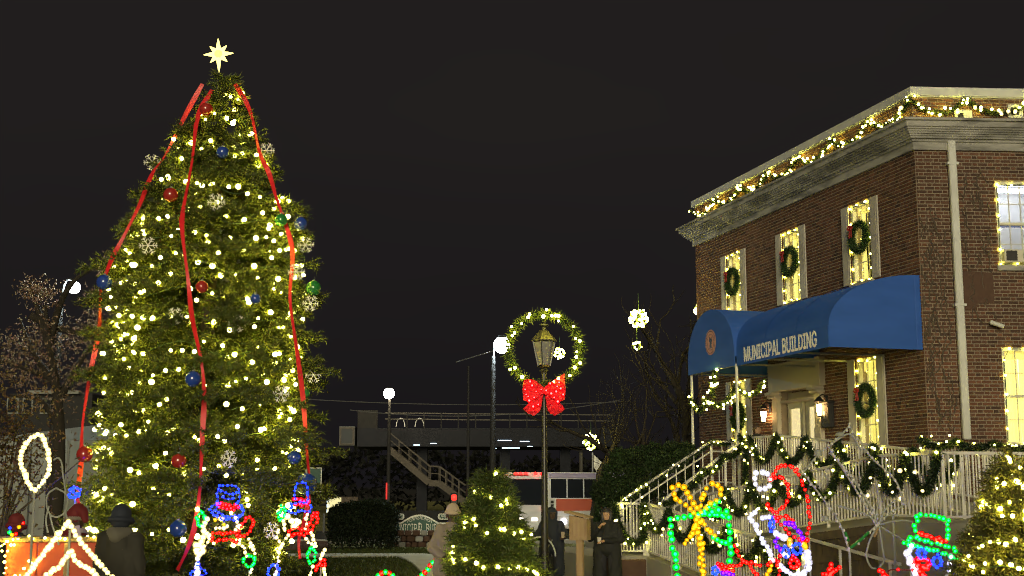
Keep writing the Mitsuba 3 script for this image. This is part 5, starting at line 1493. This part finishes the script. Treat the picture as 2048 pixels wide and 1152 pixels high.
for x, txt in ((797, '1892'), (888, '1992')):
    a, b_ = sg(x - 12, 1039), sg(x + 12, 1027)
    pl_ = sbox(a[0] + .08, a[1] + .08, b_[0] - .08, b_[1] - .08).buffer(.08)
    tg = part(sn, 'date_plaque', extrude(pl_, .08, MS), 'm_signgreen')
    part(tg, 'border', extrude(pl_.difference(pl_.buffer(-.03)), .012, MS, .0805), 'm_letter')
    m = meshkit.text_mesh(txt, .11, .006)
    m.apply_translation((-(m.bounds[0][0] + m.bounds[1][0]) / 2 + (a[0] + b_[0]) / 2, a[1] + .05, 0))
    part(tg, 'lettering', m.apply_transform(axes((0, SYY - .0805, 0), np.array([1, 0, 0]), Z3, np.array([0, -1, 0]))), 'm_letter')
r = np.random.default_rng(31)
z = -.02
for row in range(3):
    x = l + .1 + .1 * (row % 2)
    while x < rr0 - .05:
        w_ = r.uniform(.18, .34)
        st = manifold3d.Manifold.hull_points(np.asarray(cbox(x, x + w_ - .02, SYY - .18 + r.uniform(-.03, .03), SYY + .3, z, z + .19, .03).vertices)).to_mesh()
        part(sn, 'stone', trimesh.Trimesh(st.vert_properties[:, :3], st.tri_verts), 'm_stone' if r.uniform() < .4 else 'm_brick_3')
        x += w_
    z += .2
part(sn, 'back_wall', cat([cbox(l + .25, rr0 - .25, SYY + .35, SYY + .55, 0, sg(0, 1022)[1], .02)]), 'm_fardark')


def leaf_blob(n, fn, size, base, seed, up_=.3):
    """n leaves at points fn(rng, n)"""
    r = np.random.default_rng(seed)
    p = fn(r, n)
    d = r.normal(size=(len(p), 3)) + [0, 0, up_]
    v, f = blades(p, d, size, size * .55, seed)
    v2, f2 = blades(p + d / np.linalg.norm(d, axis=1, keepdims=True) * size, -d, size, size * .55, seed + 7)
    m, c = foliage(np.vstack([v, v2]), np.vstack([f, f2 + len(v)]), base, .35, seed + 1)
    tone = np.repeat(.55 + .9 * meshkit.noise(m.vertices[::3] * 3, seed), 3)
    return m, c * tone[:, None]


def hedge_pts(x0, x1, y0, y1, ztop):
    def fn(r, n):
        x, y = r.uniform(x0, x1, n), r.uniform(y0, y1, n)
        e = np.minimum(1, np.minimum(x - x0, x1 - x) / .5) ** .5
        top = ztop * (.82 + .18 * e) * (.92 + .16 * meshkit.noise(np.stack([x * 1.3, y * 1.3, x * 0], 1), 2))
        z = top * r.uniform(0, 1, n) ** .45
        pick = r.uniform(size=n) < .6
        y = np.where(pick, y0 + r.uniform(0, .25, n), y)
        return np.stack([x, y, z], 1)
    return fn


hx0, hx1 = at(663, 1000, 43)[0], at(792, 1000, 43)[0]
hg = thing('clipped_hedge', 'dark clipped hedge left of the green sign', 'hedge')
put_foliage(hg, 'foliage', leaf_blob(9000, hedge_pts(hx0, hx1, 42.3, 44.6, at(0, 1006, 43)[2]), .11, (.007, .013, .006), 61), 'm_vertex')
part(hg, 'stems', cat([tube([(x, 43.4, 0), (x + .1, 43.4, 1.0)], .03, 5) for x in np.linspace(hx0 + .3, hx1 - .3, 7)]), 'm_bark')


def shrub_fn(cs):
    cs = np.asarray(cs, float)
    def fn(r, n):
        i = r.integers(0, len(cs), n)
        d = r.normal(size=(n, 3))
        d /= np.linalg.norm(d, axis=1, keepdims=True)
        p = cs[i, :3] + d * (cs[i, 3:4] * r.uniform(.72, 1.04, (n, 1))) * [1, 1, .85]
        return p[p[:, 2] > .02]
    return fn


sb_ = thing('evergreen_shrub', 'big glossy evergreen shrub beside the entrance stairs', 'shrub')
cs = []
for x, y, rp in ((1215, 985, 34), (1235, 950, 32), (1268, 925, 34), (1305, 915, 32), (1345, 908, 26), (1372, 905, 20), (1250, 990, 44), (1290, 965, 44), (1340, 945, 40), (1222, 1030, 36), (1262, 1040, 40), (1310, 1000, 44), (1240, 915, 20)):
    p = at(x, y, 31.6)
    cs.append((*p, rp / pxs(31.6)))
put_foliage(sb_, 'foliage', leaf_blob(11000, shrub_fn(cs), .085, (.014, .028, .009), 62), 'm_vertex')
part(sb_, 'stems', cat([tube([(at(x, 1000, 31.6)[0], 31.7, 0), (at(x + 10, 1000, 31.6)[0], 31.6, 1.9)], .05, 5) for x in (1225, 1262, 1300, 1345)]), 'm_bark')


def bare_tree(key, base, tip_z, seed, r0=.16, lean=0.0, depth=5, spread=.5, segs=None, first=.3):
    r = np.random.default_rng(seed)
    trunk, limbs = [], []
    H = tip_z
    def grow(p, d, L, rad, lev):
        n = 5
        pts = [p]
        for i in range(n):
            d = d + r.normal(0, .09, 3) + [0, 0, .05]
            d = d / np.linalg.norm(d)
            pts.append(pts[-1] + d * L / n)
        rr_ = np.linspace(rad, rad * .62, n + 1)
        (trunk if lev == 0 else limbs).append(tube(pts, rr_, 7 if lev < 2 else 4))
        if lev < depth:
            for c_ in range(3 if lev < 3 else 2):
                t_ = 1.0 if c_ == 0 else r.uniform(.45, .95)
                q_ = pts[int(round(t_ * n))]
                nd = d * 1.0 + r.normal(0, spread, 3) + [0, 0, .12]
                grow(q_, nd / np.linalg.norm(nd), L * r.uniform(.58, .8), rad * (.6 if c_ == 0 else .45), lev + 1)
    grow(np.array(base, float), np.array([lean, 0, 1.0]) / math.hypot(lean, 1), H * first, r0, 0)
    part(key, 'trunk', cat(trunk), 'm_darkbark', True)
    part(key, 'branches', cat(limbs), 'm_darkbark', True)


for x, Y, H, seed, r0, lean, words in ((1292, 37, 8.0, 5, .17, -.1, 'leafless tree with a slim dark trunk behind the evergreen shrub'), (1388, 40, 10, 8, .3, .05, 'bigger leafless tree close to the far edge of the building'), (1180, 52, 9, 12, .2, .15, 'leafless tree behind the bus')):
    k = thing('bare_tree', words, 'tree')
    p = at(x, 976, Y)
    bare_tree(k, (p[0], Y, 0), H, seed, r0, lean)


def light_ball(label, x, y, Y, rp, n, seed, rb=.03):
    k = thing('light_ball', label, 'light ball')
    c = at(x, y, Y)
    R_ = rp / pxs(Y)
    r = np.random.default_rng(seed)
    ms = []
    for i in range(6):
        a = np.linspace(0, 2 * np.pi, 22)[:-1]
        ax = r.normal(size=3)
        _, u_, v_ = frame_axis(ax)
        ms.append(tube(c + R_ * .95 * (np.cos(a)[:, None] * u_ + np.sin(a)[:, None] * v_), .008, 4, True))
    part(k, 'wire_sphere', cat(ms), 'm_wire')
    part(k, 'hanger', tube([c + Z3 * R_, c + Z3 * (R_ + .45)], .008, 4), 'm_wire')
    for i in range(n):
        d = r.normal(size=3)
        d /= np.linalg.norm(d)
        d[1] = -abs(d[1]) if r.uniform() < .75 else d[1]
        bulb(k, c + d * R_ * r.uniform(.85, 1.05), rb * r.uniform(.8, 1.3), WARM2)


light_ball('ball of warm bulbs hanging high in the leafless tree', 1277, 637, 36.5, 19, 60, 1, .033)
light_ball('small loose cluster of warm bulbs under the big light ball', 1274, 692, 36.5, 9, 9, 2, .03)
light_ball('ball of warm bulbs seen through the lamp post wreath', 1119, 707, 51, 11, 30, 3, .036)
light_ball('ball of warm bulbs low over the bus roof', 1182, 884, 51, 16, 40, 4, .04)
light_ball('ball of warm bulbs touching the far edge of the building', 1397, 620, 40, 10, 20, 5, .034)

# ---- left: oak with dead leaves, pale wall, dark shrub
OK_ = thing('oak_tree', 'dark trunked tree with pale withered leaves at the left', 'tree')
OY = 33.0
tr = [at(112, 1000, OY) * [1, 1, 0], at(116, 940, OY), at(118, 850, OY), at(112, 770, OY), at(98, 690, OY), at(90, 610, OY)]
part(OK_, 'trunk', tube(smoothline(tr, 5), np.linspace(.2, .05, 26), 9), 'm_darkbark', True)
lim = [[(118, 800), (150, 740), (185, 690), (240, 640)], [(60, 630), (110, 655), (170, 670), (215, 690)], [(112, 770), (70, 710), (40, 640)], [(98, 690), (120, 610), (150, 560), (200, 530)], [(112, 760), (60, 740), (0, 720)], [(118, 850), (80, 800), (20, 790)], [(98, 690), (70, 600), (60, 560)]]
part(OK_, 'limbs', cat([tube(smoothline([at(x, y, OY + .3 * i) for i, (x, y) in enumerate(l_)], 6), np.linspace(.11, .03, 6 * (len(l_) - 1) + 1), 6) for l_ in lim]), 'm_darkbark', True)
def oak_fn(r, n):
    c_ = np.array([(60, 700, 40), (110, 720, 45), (90, 660, 40), (150, 680, 45), (60, 770, 45), (120, 790, 45), (190, 650, 40), (200, 600, 30), (215, 540, 25), (90, 590, 28), (60, 580, 24), (30, 740, 40), (160, 750, 40), (20, 690, 30)])
    i = r.integers(0, len(c_), n)
    px_, py_ = c_[i, 0] + r.normal(0, .55, n) * c_[i, 2], c_[i, 1] + r.normal(0, .55, n) * c_[i, 2]
    return np.array([at(a, b_, OY + y_) for a, b_, y_ in zip(px_, py_, r.normal(.2, .9, n))])
m, c = leaf_blob(2500, oak_fn, .085, (.27, .19, .135), 71)
part(OK_, 'withered_leaves', m, 'm_leaf', False, color=c.clip(0, .6))
sh2 = thing('withered_shrub', 'dark shrub with withered leaves at the left edge of the picture', 'shrub')
def shr(r, n):
    p = r.normal(size=(n, 3)) * [.42, .3, .55] + at(6, 905, 20)
    return p
m, c = leaf_blob(1500, shr, .075, (.12, .085, .06), 72)
part(sh2, 'withered_leaves', m, 'm_leaf', False, color=c.clip(0, .6))
r = np.random.default_rng(3)
b0 = at(4, 976, 20.1) * [1, 1, 0]
part(sh2, 'stems', cat([tube(smoothline([b0, b0 + [r.normal(0, .1), 0, 1.2], at(6, 905, 20.1) + r.normal(0, .35, 3)], 5), np.linspace(.035, .01, 11), 5) for _ in range(14)]), 'm_bark')
wt = thing('pale_tent', 'pale grey fabric tent wall behind the far left figures', 'tent')
TYY = 37.0
x0, x1 = at(-60, 976, TYY)[0], at(330, 976, TYY)[0]
zt2 = at(0, 880, TYY)[2]
n = 90
xs = np.linspace(x0, x1, n)
G = np.array([[(x, TYY + .05 * math.sin(x * 3.1) + .03 * math.sin(x * 7.3 + z), z) for x in xs] for z in np.linspace(0, zt2, 12)])
part(wt, 'wall', grid_mesh(G), 'm_tentgrey', True)
part(wt, 'roof', trimesh.PointCloud([(x0, TYY, zt2), (x1, TYY, zt2), (x0, TYY + 5, zt2), (x1, TYY + 5, zt2), ((x0 + x1) / 2, TYY + 2.5, zt2 + .55)]).convex_hull, 'm_tentgrey')
for i in range(5):
    x = x0 + (x1 - x0) * (i + .5) / 5
    part(wt, 'pole', tube([(x, TYY - .08, 0), (x, TYY - .08, zt2)], .03, 6), 'm_greymetal')
hs_ = thing('low_shop', 'low dark shop with a pale eave and whitish window panels behind the oak', 'building')
HY = 60.0
xa, xb, ze = at(20, 787, HY)[0], at(185, 787, HY)[0], at(0, 787, HY)[2]
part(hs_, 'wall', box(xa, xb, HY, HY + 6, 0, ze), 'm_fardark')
part(hs_, 'eave', cbox(xa + 1, xb - .5, HY - .4, HY, ze - .05, ze + .12, .02), 'm_tentgrey')
for i, (u0, u1) in enumerate(((62, 85), (92, 112), (126, 150))):
    wk = part(hs_, 'window', extrude(sbox(at(u0, 0, HY)[0], at(0, 828, HY)[2], at(u1, 0, HY)[0], at(0, 796, HY)[2]), .06, axes((0, HY, 0), np.array([1, 0, 0]), Z3, np.array([0, -1, 0]))), 'm_tentgrey')
    part(wk, 'pane', box(at(u0 + 3, 0, HY)[0], at(u1 - 3, 0, HY)[0], HY - .1, HY - .066, at(0, 825, HY)[2], at(0, 799, HY)[2]), 'm_busglass')

# ================================================================ street: bus, lamps, poles, elevated platform
BU = thing('bus', 'bus seen from behind with red roof lights, violet roof edge and red side panel', 'bus')
by, bang = 55.0, math.radians(24)
bp = at(1094, 976, by)
e1 = np.array([math.cos(bang), math.sin(bang), 0])        # along the side, to the right and away
e2 = np.array([-math.sin(bang), math.cos(bang), 0])       # into the depth
bw = 2.35
rear_l = bp - np.array([math.cos(math.radians(-12)), math.sin(math.radians(-12)), 0]) * 0
zl, zh_ = .42, at(0, 944, by)[2]
MBU = axes((bp[0], bp[1], 0), e1, e2, Z3)                 # local x: along the side (right), y: depth
L_ = 8.0
# the side faces the viewer; the rear is at the left, turned away a little
RD = np.array([-.92, .39, 0])                             # along the rear face, to the left and away
def bus_pt(a, b_, z):
    return np.array([bp[0], bp[1], 0]) + e1 * a + RD * b_ + Z3 * z
def bus_box(a0, a1, b0, b1, z0, z1):
    return trimesh.PointCloud([bus_pt(a, b_, z) for a in (a0, a1) for b_ in (b0, b1) for z in (z0, z1)]).convex_hull
part(BU, 'body', trimesh.PointCloud([bus_pt(a, b_, z) for a in (.0, L_) for b_ in (0, bw) for z in (zl, zh_ - .18)] + [bus_pt(a, b_, zh_) for a in (.15, L_ - .1) for b_ in (.2, bw - .2)]).convex_hull, 'm_buswhite')
side = -np.cross(e1, Z3)
side = side if side[1] < 0 else -side
rear = np.cross(RD, Z3)
rear = rear if rear[1] < 0 else -rear
MS_ = axes(bus_pt(0, 0, 0), e1, Z3, side)
MRR = axes(bus_pt(0, 0, 0) + RD * bw, -RD, Z3, rear)
zz = lambda y: at(0, y, by)[2]
part(BU, 'roof_edge', cbox(.06, L_, zz(956), zz(946), .0, .06, .02, MS_), 'm_busviolet')
for i in range(6):
    a = .18 + i * .78
    wn = part(BU, 'window', cbox(a, a + .72, zz(996), zz(958), .005, .02, .005, MS_), 'm_busglass')
part(BU, 'side_panel', box(.42, 2.6, zz(1022), zz(998), .004, .016, MS_), 'm_busred')
part(BU, 'panel_frame', box(2.62, 3.8, zz(1024), zz(996), .004, .016, MS_), 'm_flake')
pnl = part(BU, 'notice_panel', box(.08, .38, zz(1031), zz(997), .004, .018, MS_), 'm_whitepaint')
for y in (1004, 1011, 1019):
    part(pnl, 'black_square', box(.16, .3, zz(y + 2.6), zz(y - 2.6), .018, .022, MS_), 'm_black')
part(BU, 'lower_side', box(.02, L_, zl - .1, zz(1032), .004, .012, MS_), 'm_shutter')
part(BU, 'side_lamp', ball(bus_pt(.75, 0, zz(1043)) + side * .05, .13, 2), 'm_bulb', emitter=emit([6, 6.3, 7]))
part(BU, 'rear_window', cbox(.25, bw - .25, zz(1010), zz(958), .003, .02, .01, MRR), 'm_busglass')
part(BU, 'bumper', cbox(-.02, bw + .02, zl - .05, zz(1062), .0, .14, .03, MRR), 'm_whitepaint')
part(BU, 'rear_panel', cbox(.12, bw - .1, zz(1054), zz(1022), .003, .03, .01, MRR), 'm_buswhite')
for x in (.5, 1.15, 1.8):
    part(BU, 'rear_lamp', cbox(x - .13, x + .13, zz(1042), zz(1036), .02, .07, .015, MRR), 'm_bulb', emitter={**emit([7, 6.2, 4.6]), 'sampling_weight': 12.0})
part(BU, 'number_plate', box(1.6, 2.0, zz(1050), zz(1041), .03, .04, MRR), 'm_whitepaint')
part(BU, 'tail_lamp', ball(bus_pt(-.0, .18, zz(1020)) + rear * .02, .07, 1), 'm_bulb', emitter=emit([9, .3, .25]))
for x in (.32, bw / 2 - .22, bw / 2, bw / 2 + .22, bw - .5, bw - .2):
    part(BU, 'roof_lamp', ball((MRR @ np.array([x, zz(946.5), .05, 1]))[:3], .075, 1, (1.2, 1, .8)), 'm_bulb', emitter=emit([9, .1, .08]))
part(BU, 'lamp_bar', cbox(bw / 2 - .35, bw / 2 + .35, zz(951), zz(949), .0, .06, .01, MRR), 'm_bulb', emitter=emit([.12, .006, .006]))
w_ = np.linspace(0, 2 * np.pi, 20)[:-1]
for a in (1.5, 6.2):
    wk = part(BU, 'wheel', tube(np.array([bus_pt(a + .36 * math.cos(t_), .12, .46 + .36 * math.sin(t_)) for t_ in w_]), .12, 8, True), 'm_rubber', True)
    part(wk, 'hub', tube([bus_pt(a, .0, .46), bus_pt(a, .3, .46)], .25, 12), 'm_greymetal')


def street_lamp(label, x, y, Y, rad, e, arm, pole_x):
    k = thing('street_lamp', label, 'street lamp')
    c = at(x, y, Y)
    q = at(pole_x, y, Y + .2)
    top = c[2] - .35 if arm else c[2] - rad
    part(k, 'pole', tube([(q[0], Y + .3, 0), (q[0], Y + .3, top)], [.13, .08], 10), 'm_fardark', True)
    if arm:
        ax, ay = arm
        part(k, 'arm', tube(smoothline([(q[0], Y + .3, top - .2), (q[0] + (c[0] - q[0]) * .3, Y + .2, c[2] + .18), (c[0], Y + .1, c[2] + .22)], 6), .04, 6), 'm_darkmetal', True)
    part(k, 'housing', lathe([(0, rad * 1.2), (rad * .3, rad * 1.15), (rad * .6, rad * .85), (0, rad * .8)], 20, c), 'm_darkmetal', 40)
    part(k, 'globe', ball(c, rad, 3), 'm_bulb', True, emitter={**emit(e), 'sampling_weight': 260.0})
    return k


street_lamp('cold white street lamp shining beside the lamp post wreath', 1004, 690, 45, .3, (160, 190, 190), (1, 1), 986)
street_lamp('warm street lamp above the elevated platform', 778, 787, 70, .3, (70, 56, 32), None, 779)
street_lamp('cold white street lamp behind the oak at the left', 148, 575, 34.6, .17, (220, 260, 250), (1, 1), 120)
for x, ytop, Y, ph_, words in ((937, 735, 62, .05, 'thin dark pole left of the cold street lamp'), (1162, 905, 66, .1, 'pale pole behind the bus roof')):
    k = thing('utility_pole', words, 'pole')
    p = at(x, ytop, Y)
    part(k, 'shaft', tube([(p[0], Y, 0), p], [.09, ph_], 8), 'm_fardark' if x < 1000 else 'm_farrail', True)
    part(k, 'cap', lathe([(0, 0), (ph_ * 1.4, 0), (ph_ * 1.2, .06), (0, .09)], 10, p), 'm_fardark')
k = thing('flag_pole', 'pole with a small pale drooping flag behind the bus', 'flag')
p = at(1185, 905, 64)
part(k, 'pole', tube([(p[0], 64, 0), p], .05, 8), 'm_greymetal', True)
G = np.array([[(p[0] + .06 + .42 * i / 8 * (1 - .5 * j / 6), 64 + .06 * math.sin(i * 1.3), p[2] - .1 - .1 * j - .05 * i) for i in range(9)] for j in range(7)])
part(k, 'flag', grid_mesh(G), 'm_flake', True)
for (x0_, y0_, Y0_), (x1_, y1_, Y1_), sag_, words in (((560, 795, 62), (1250, 803, 66), .25, 'overhead wire crossing behind the cold street lamp, upper one'), ((700, 820, 62), (1240, 800, 62), .5, 'overhead wire sagging behind the lamp post bow, lower one'), ((912, 724, 46), (986, 702, 45.3), .0, 'guy wire left of the cold street lamp')):
    a, b_ = at(x0_, y0_, Y0_), at(x1_, y1_, Y1_)
    t_ = np.linspace(0, 1, 20)[:, None]
    solo('overhead_wire', tube(a + (b_ - a) * t_ - Z3 * sag_ * 4 * t_ * (1 - t_), .016, 4), 'm_greymetal', words, 'wire')
# elevated platform with stair
EP = thing('elevated_platform', 'dark elevated station platform with fenced edge and a stair down to the right', 'platform')
EY = 74.0
def ep(x, y, Y=EY):
    return at(x, y, Y)
x0, x1 = ep(730, 0)[0], ep(1230, 0)[0]
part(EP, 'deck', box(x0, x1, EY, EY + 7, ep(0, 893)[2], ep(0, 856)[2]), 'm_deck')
part(EP, 'parapet_panel', box(x0, ep(768, 0)[0], EY + .1, EY + .2, ep(0, 856)[2] + .002, ep(0, 820)[2]), 'm_fardark')
for i, x in enumerate(np.linspace(780, 1225, 14)):
    part(EP, 'fence_post', bar(ep(x, 856), ep(x, 826),   .07), 'm_fardark')
for y in (826, 838):
    part(EP, 'fence_rail', bar(ep(770, y), ep(1228, y + 4), .06), 'm_farrail')
for x in (800, 838):
    t_ = np.linspace(0, np.pi, 9)
    c_ = ep(x, 846)
    part(EP, 'bike_hoop', tube(np.stack([c_[0] + .25 * np.cos(t_), t_ * 0 + EY + .4, c_[2] - .2 + .5 * np.sin(t_)], 1), .03, 5), 'm_greymetal')
for x in (845, 1010, 1130):
    p_ = ep(x, 893, EY + 2)
    part(EP, 'column', box(p_[0] - .3, p_[0] + .3, EY + 1.7, EY + 2.3, 0, p_[2]), 'm_deck')
cab = part(EP, 'cabin', box(ep(697, 0)[0], ep(726, 0)[0], EY - .2, EY + 1.2, ep(0, 891)[2], ep(0, 853)[2]), 'm_darkmetal')
M_ = axes((0, EY - .2, 0), np.array([1, 0, 0]), Z3, np.array([0, -1, 0]))
part(cab, 'window_frame', extrude(sbox(ep(698, 0)[0], ep(0, 890)[2], ep(725, 0)[0], ep(0, 855)[2]).difference(sbox(ep(701, 0)[0], ep(0, 887)[2], ep(722, 0)[0], ep(0, 858)[2])), .06, M_), 'm_drygold')
part(cab, 'pane', box(ep(701, 0)[0], ep(722, 0)[0], EY - .22, EY - .205, ep(0, 887)[2], ep(0, 858)[2]), 'm_fardark', emitter=emit([.03, .032, .025]))
for y0_, y1_, f_ in ((904, 970, 0), (972, 1010, 0)):
    pass
stp = [ep(778, 898), ep(858, 966), ep(878, 967), ep(930, 1005)]
for o in (0, 1.4):
    pts = [p_ + [0, o, 0] for p_ in stp]
    part(EP, 'stair_stringer', cat([bar(pts[i], pts[i + 1], .09, .34) for i in range(3)]), 'm_drygold')
    rp_ = [p_ + Z3 * .95 for p_ in pts]
    part(EP, 'stair_rail', cat([bar(rp_[i], rp_[i + 1], .06, .06) for i in range(3)] + [bar(rp_[i] - Z3 * .4, rp_[i + 1] - Z3 * .4, .04, .04) for i in range(3)]), 'm_drygold')
    for i in range(3):
        for t_ in np.linspace(0, 1, 5 if i != 1 else 2)[:-1]:
            q_ = pts[i] + (pts[i + 1] - pts[i]) * t_
            part(EP, 'stair_post', bar(q_, q_ + Z3 * .95, .05), 'm_drygold')
for i in range(18):
    a, b_ = (stp[0], stp[1]) if i < 11 else (stp[2], stp[3])
    t_ = (i + .5) / 11 if i < 11 else (i - 10.5) / 7
    q_ = a + (b_ - a) * t_
    part(EP, 'tread', box(q_[0] - .14, q_[0] + .14, EY + .05, EY + 1.35, q_[2] - .02, q_[2] + .02), 'm_drygold')
for x, y, w_ in ((843, 890, 6), (875, 887, 6), (1010, 881, 13), (1048, 883, 9), (1022, 896, 17), (1058, 893, 5), (990, 897, 5)):
    part(EP, 'platform_lamp', cbox(ep(x - w_, 0)[0], ep(x + w_, 0)[0], EY - .05, EY - .003, ep(0, y + 1)[2], ep(0, y - 1)[2], .01), 'm_bulb', emitter=emit([1.6, 2.2, 2.6]))
# small things along the street
tl = thing('traffic_light', 'red traffic light glowing above the person in the cream cap', 'traffic light')
p = at(908, 995, 62)
part(tl, 'housing', cbox(p[0] - .17, p[0] + .17, 62.02, 62.3, p[2] - .75, p[2] + .2, .04), 'm_black')
part(tl, 'lens', ball(p, .14, 2, (1, .5, 1)), 'm_bulb', emitter=emit([9, .08, .05]))
part(tl, 'pole', tube([(p[0], 62.4, 0), (p[0], 62.4, p[2] + .2)], .08, 8), 'm_darkmetal')
rs = thing('lit_marker_post', 'slim post with a red glowing strip above the hedge', 'marker post')
p = at(773, 985, 58)
part(rs, 'post', tube([(p[0] + .08, 58.1, 0), (p[0] + .08, 58.1, p[2] + .4)], .06, 6), 'm_darkmetal')
part(rs, 'strip', tube([p - Z3 * .3, p + Z3 * .42], .035, 6), 'm_bulb', emitter=emit([.9, .05, .04]))
gp_ = thing('price_sign', 'small lit roadside board, blue striped on the left and yellow on the right', 'sign')
YG = 58.0
def gq(x, y):
    p = at(x, y, YG)
    return p[0], p[2]
a, b_ = gq(659, 1027), gq(710, 995)
part(gp_, 'case', cbox(a[0] - .03, b_[0] + .12, YG + .02, YG + .3, a[1] - .03, b_[1] + .03, .02), 'm_darkwood')
part(gp_, 'yellow_panel', box(gq(676, 0)[0], gq(702, 0)[0], YG - .01, YG + .018, a[1], b_[1]), 'm_cream', emitter=emit([.75, .68, .3]))
for i in range(3):
    part(gp_, 'white_panel', box(a[0], gq(675, 0)[0], YG - .01, YG + .018, a[1] + (b_[1] - a[1]) * (i / 3 + .03), a[1] + (b_[1] - a[1]) * ((i + .78) / 3)), 'm_flake', emitter=emit([.5, .75, 1.0]))
part(gp_, 'leg', box(gq(668, 0)[0], gq(672, 0)[0], YG + .05, YG + .2, 0, a[1]), 'm_darkmetal')
part(gp_, 'leg', box(gq(698, 0)[0], gq(702, 0)[0], YG + .05, YG + .2, 0, a[1]), 'm_darkmetal')
gs = thing('street_sign', 'green road sign with a white edge just right of the big tree', 'sign')
a, b_ = at(610, 984, 40), at(644, 935, 40)
part(gs, 'plate', box(a[0], b_[0], 40, 40.03, a[2], b_[2]), 'm_signgreen')
part(gs, 'edge', extrude(sbox(a[0], a[2], b_[0], b_[2]).difference(sbox(a[0] + .03, a[2] + .03, b_[0] - .03, b_[2] - .03)), .008, axes((0, 39.999, 0), np.array([1, 0, 0]), Z3, np.array([0, -1, 0]))), 'm_letter')
part(gs, 'post', tube([(a[0] + .2, 40.08, 0), (a[0] + .2, 40.08, b_[2])], .035, 8), 'm_greymetal')
# ground cover mass of far dark tree line
def far_fn(r, n):
    x = r.uniform(-70, 60, n)
    top = 3.2 + 2.6 * meshkit.noise(np.stack([x * .12, x * 0, x * 0], 1), 4) + 1.5 * meshkit.noise(np.stack([x * .5, x * 0, x * 0], 1), 6)
    return np.stack([x, r.uniform(100, 108, n), top * r.uniform(0, 1, n) ** .6], 1)
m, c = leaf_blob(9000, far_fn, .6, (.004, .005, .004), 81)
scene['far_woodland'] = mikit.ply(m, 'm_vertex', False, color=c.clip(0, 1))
labels['far_woodland'] = {'label': 'dark far tree line beyond the street', 'category': 'trees', 'kind': 'stuff'}

finish_cups()
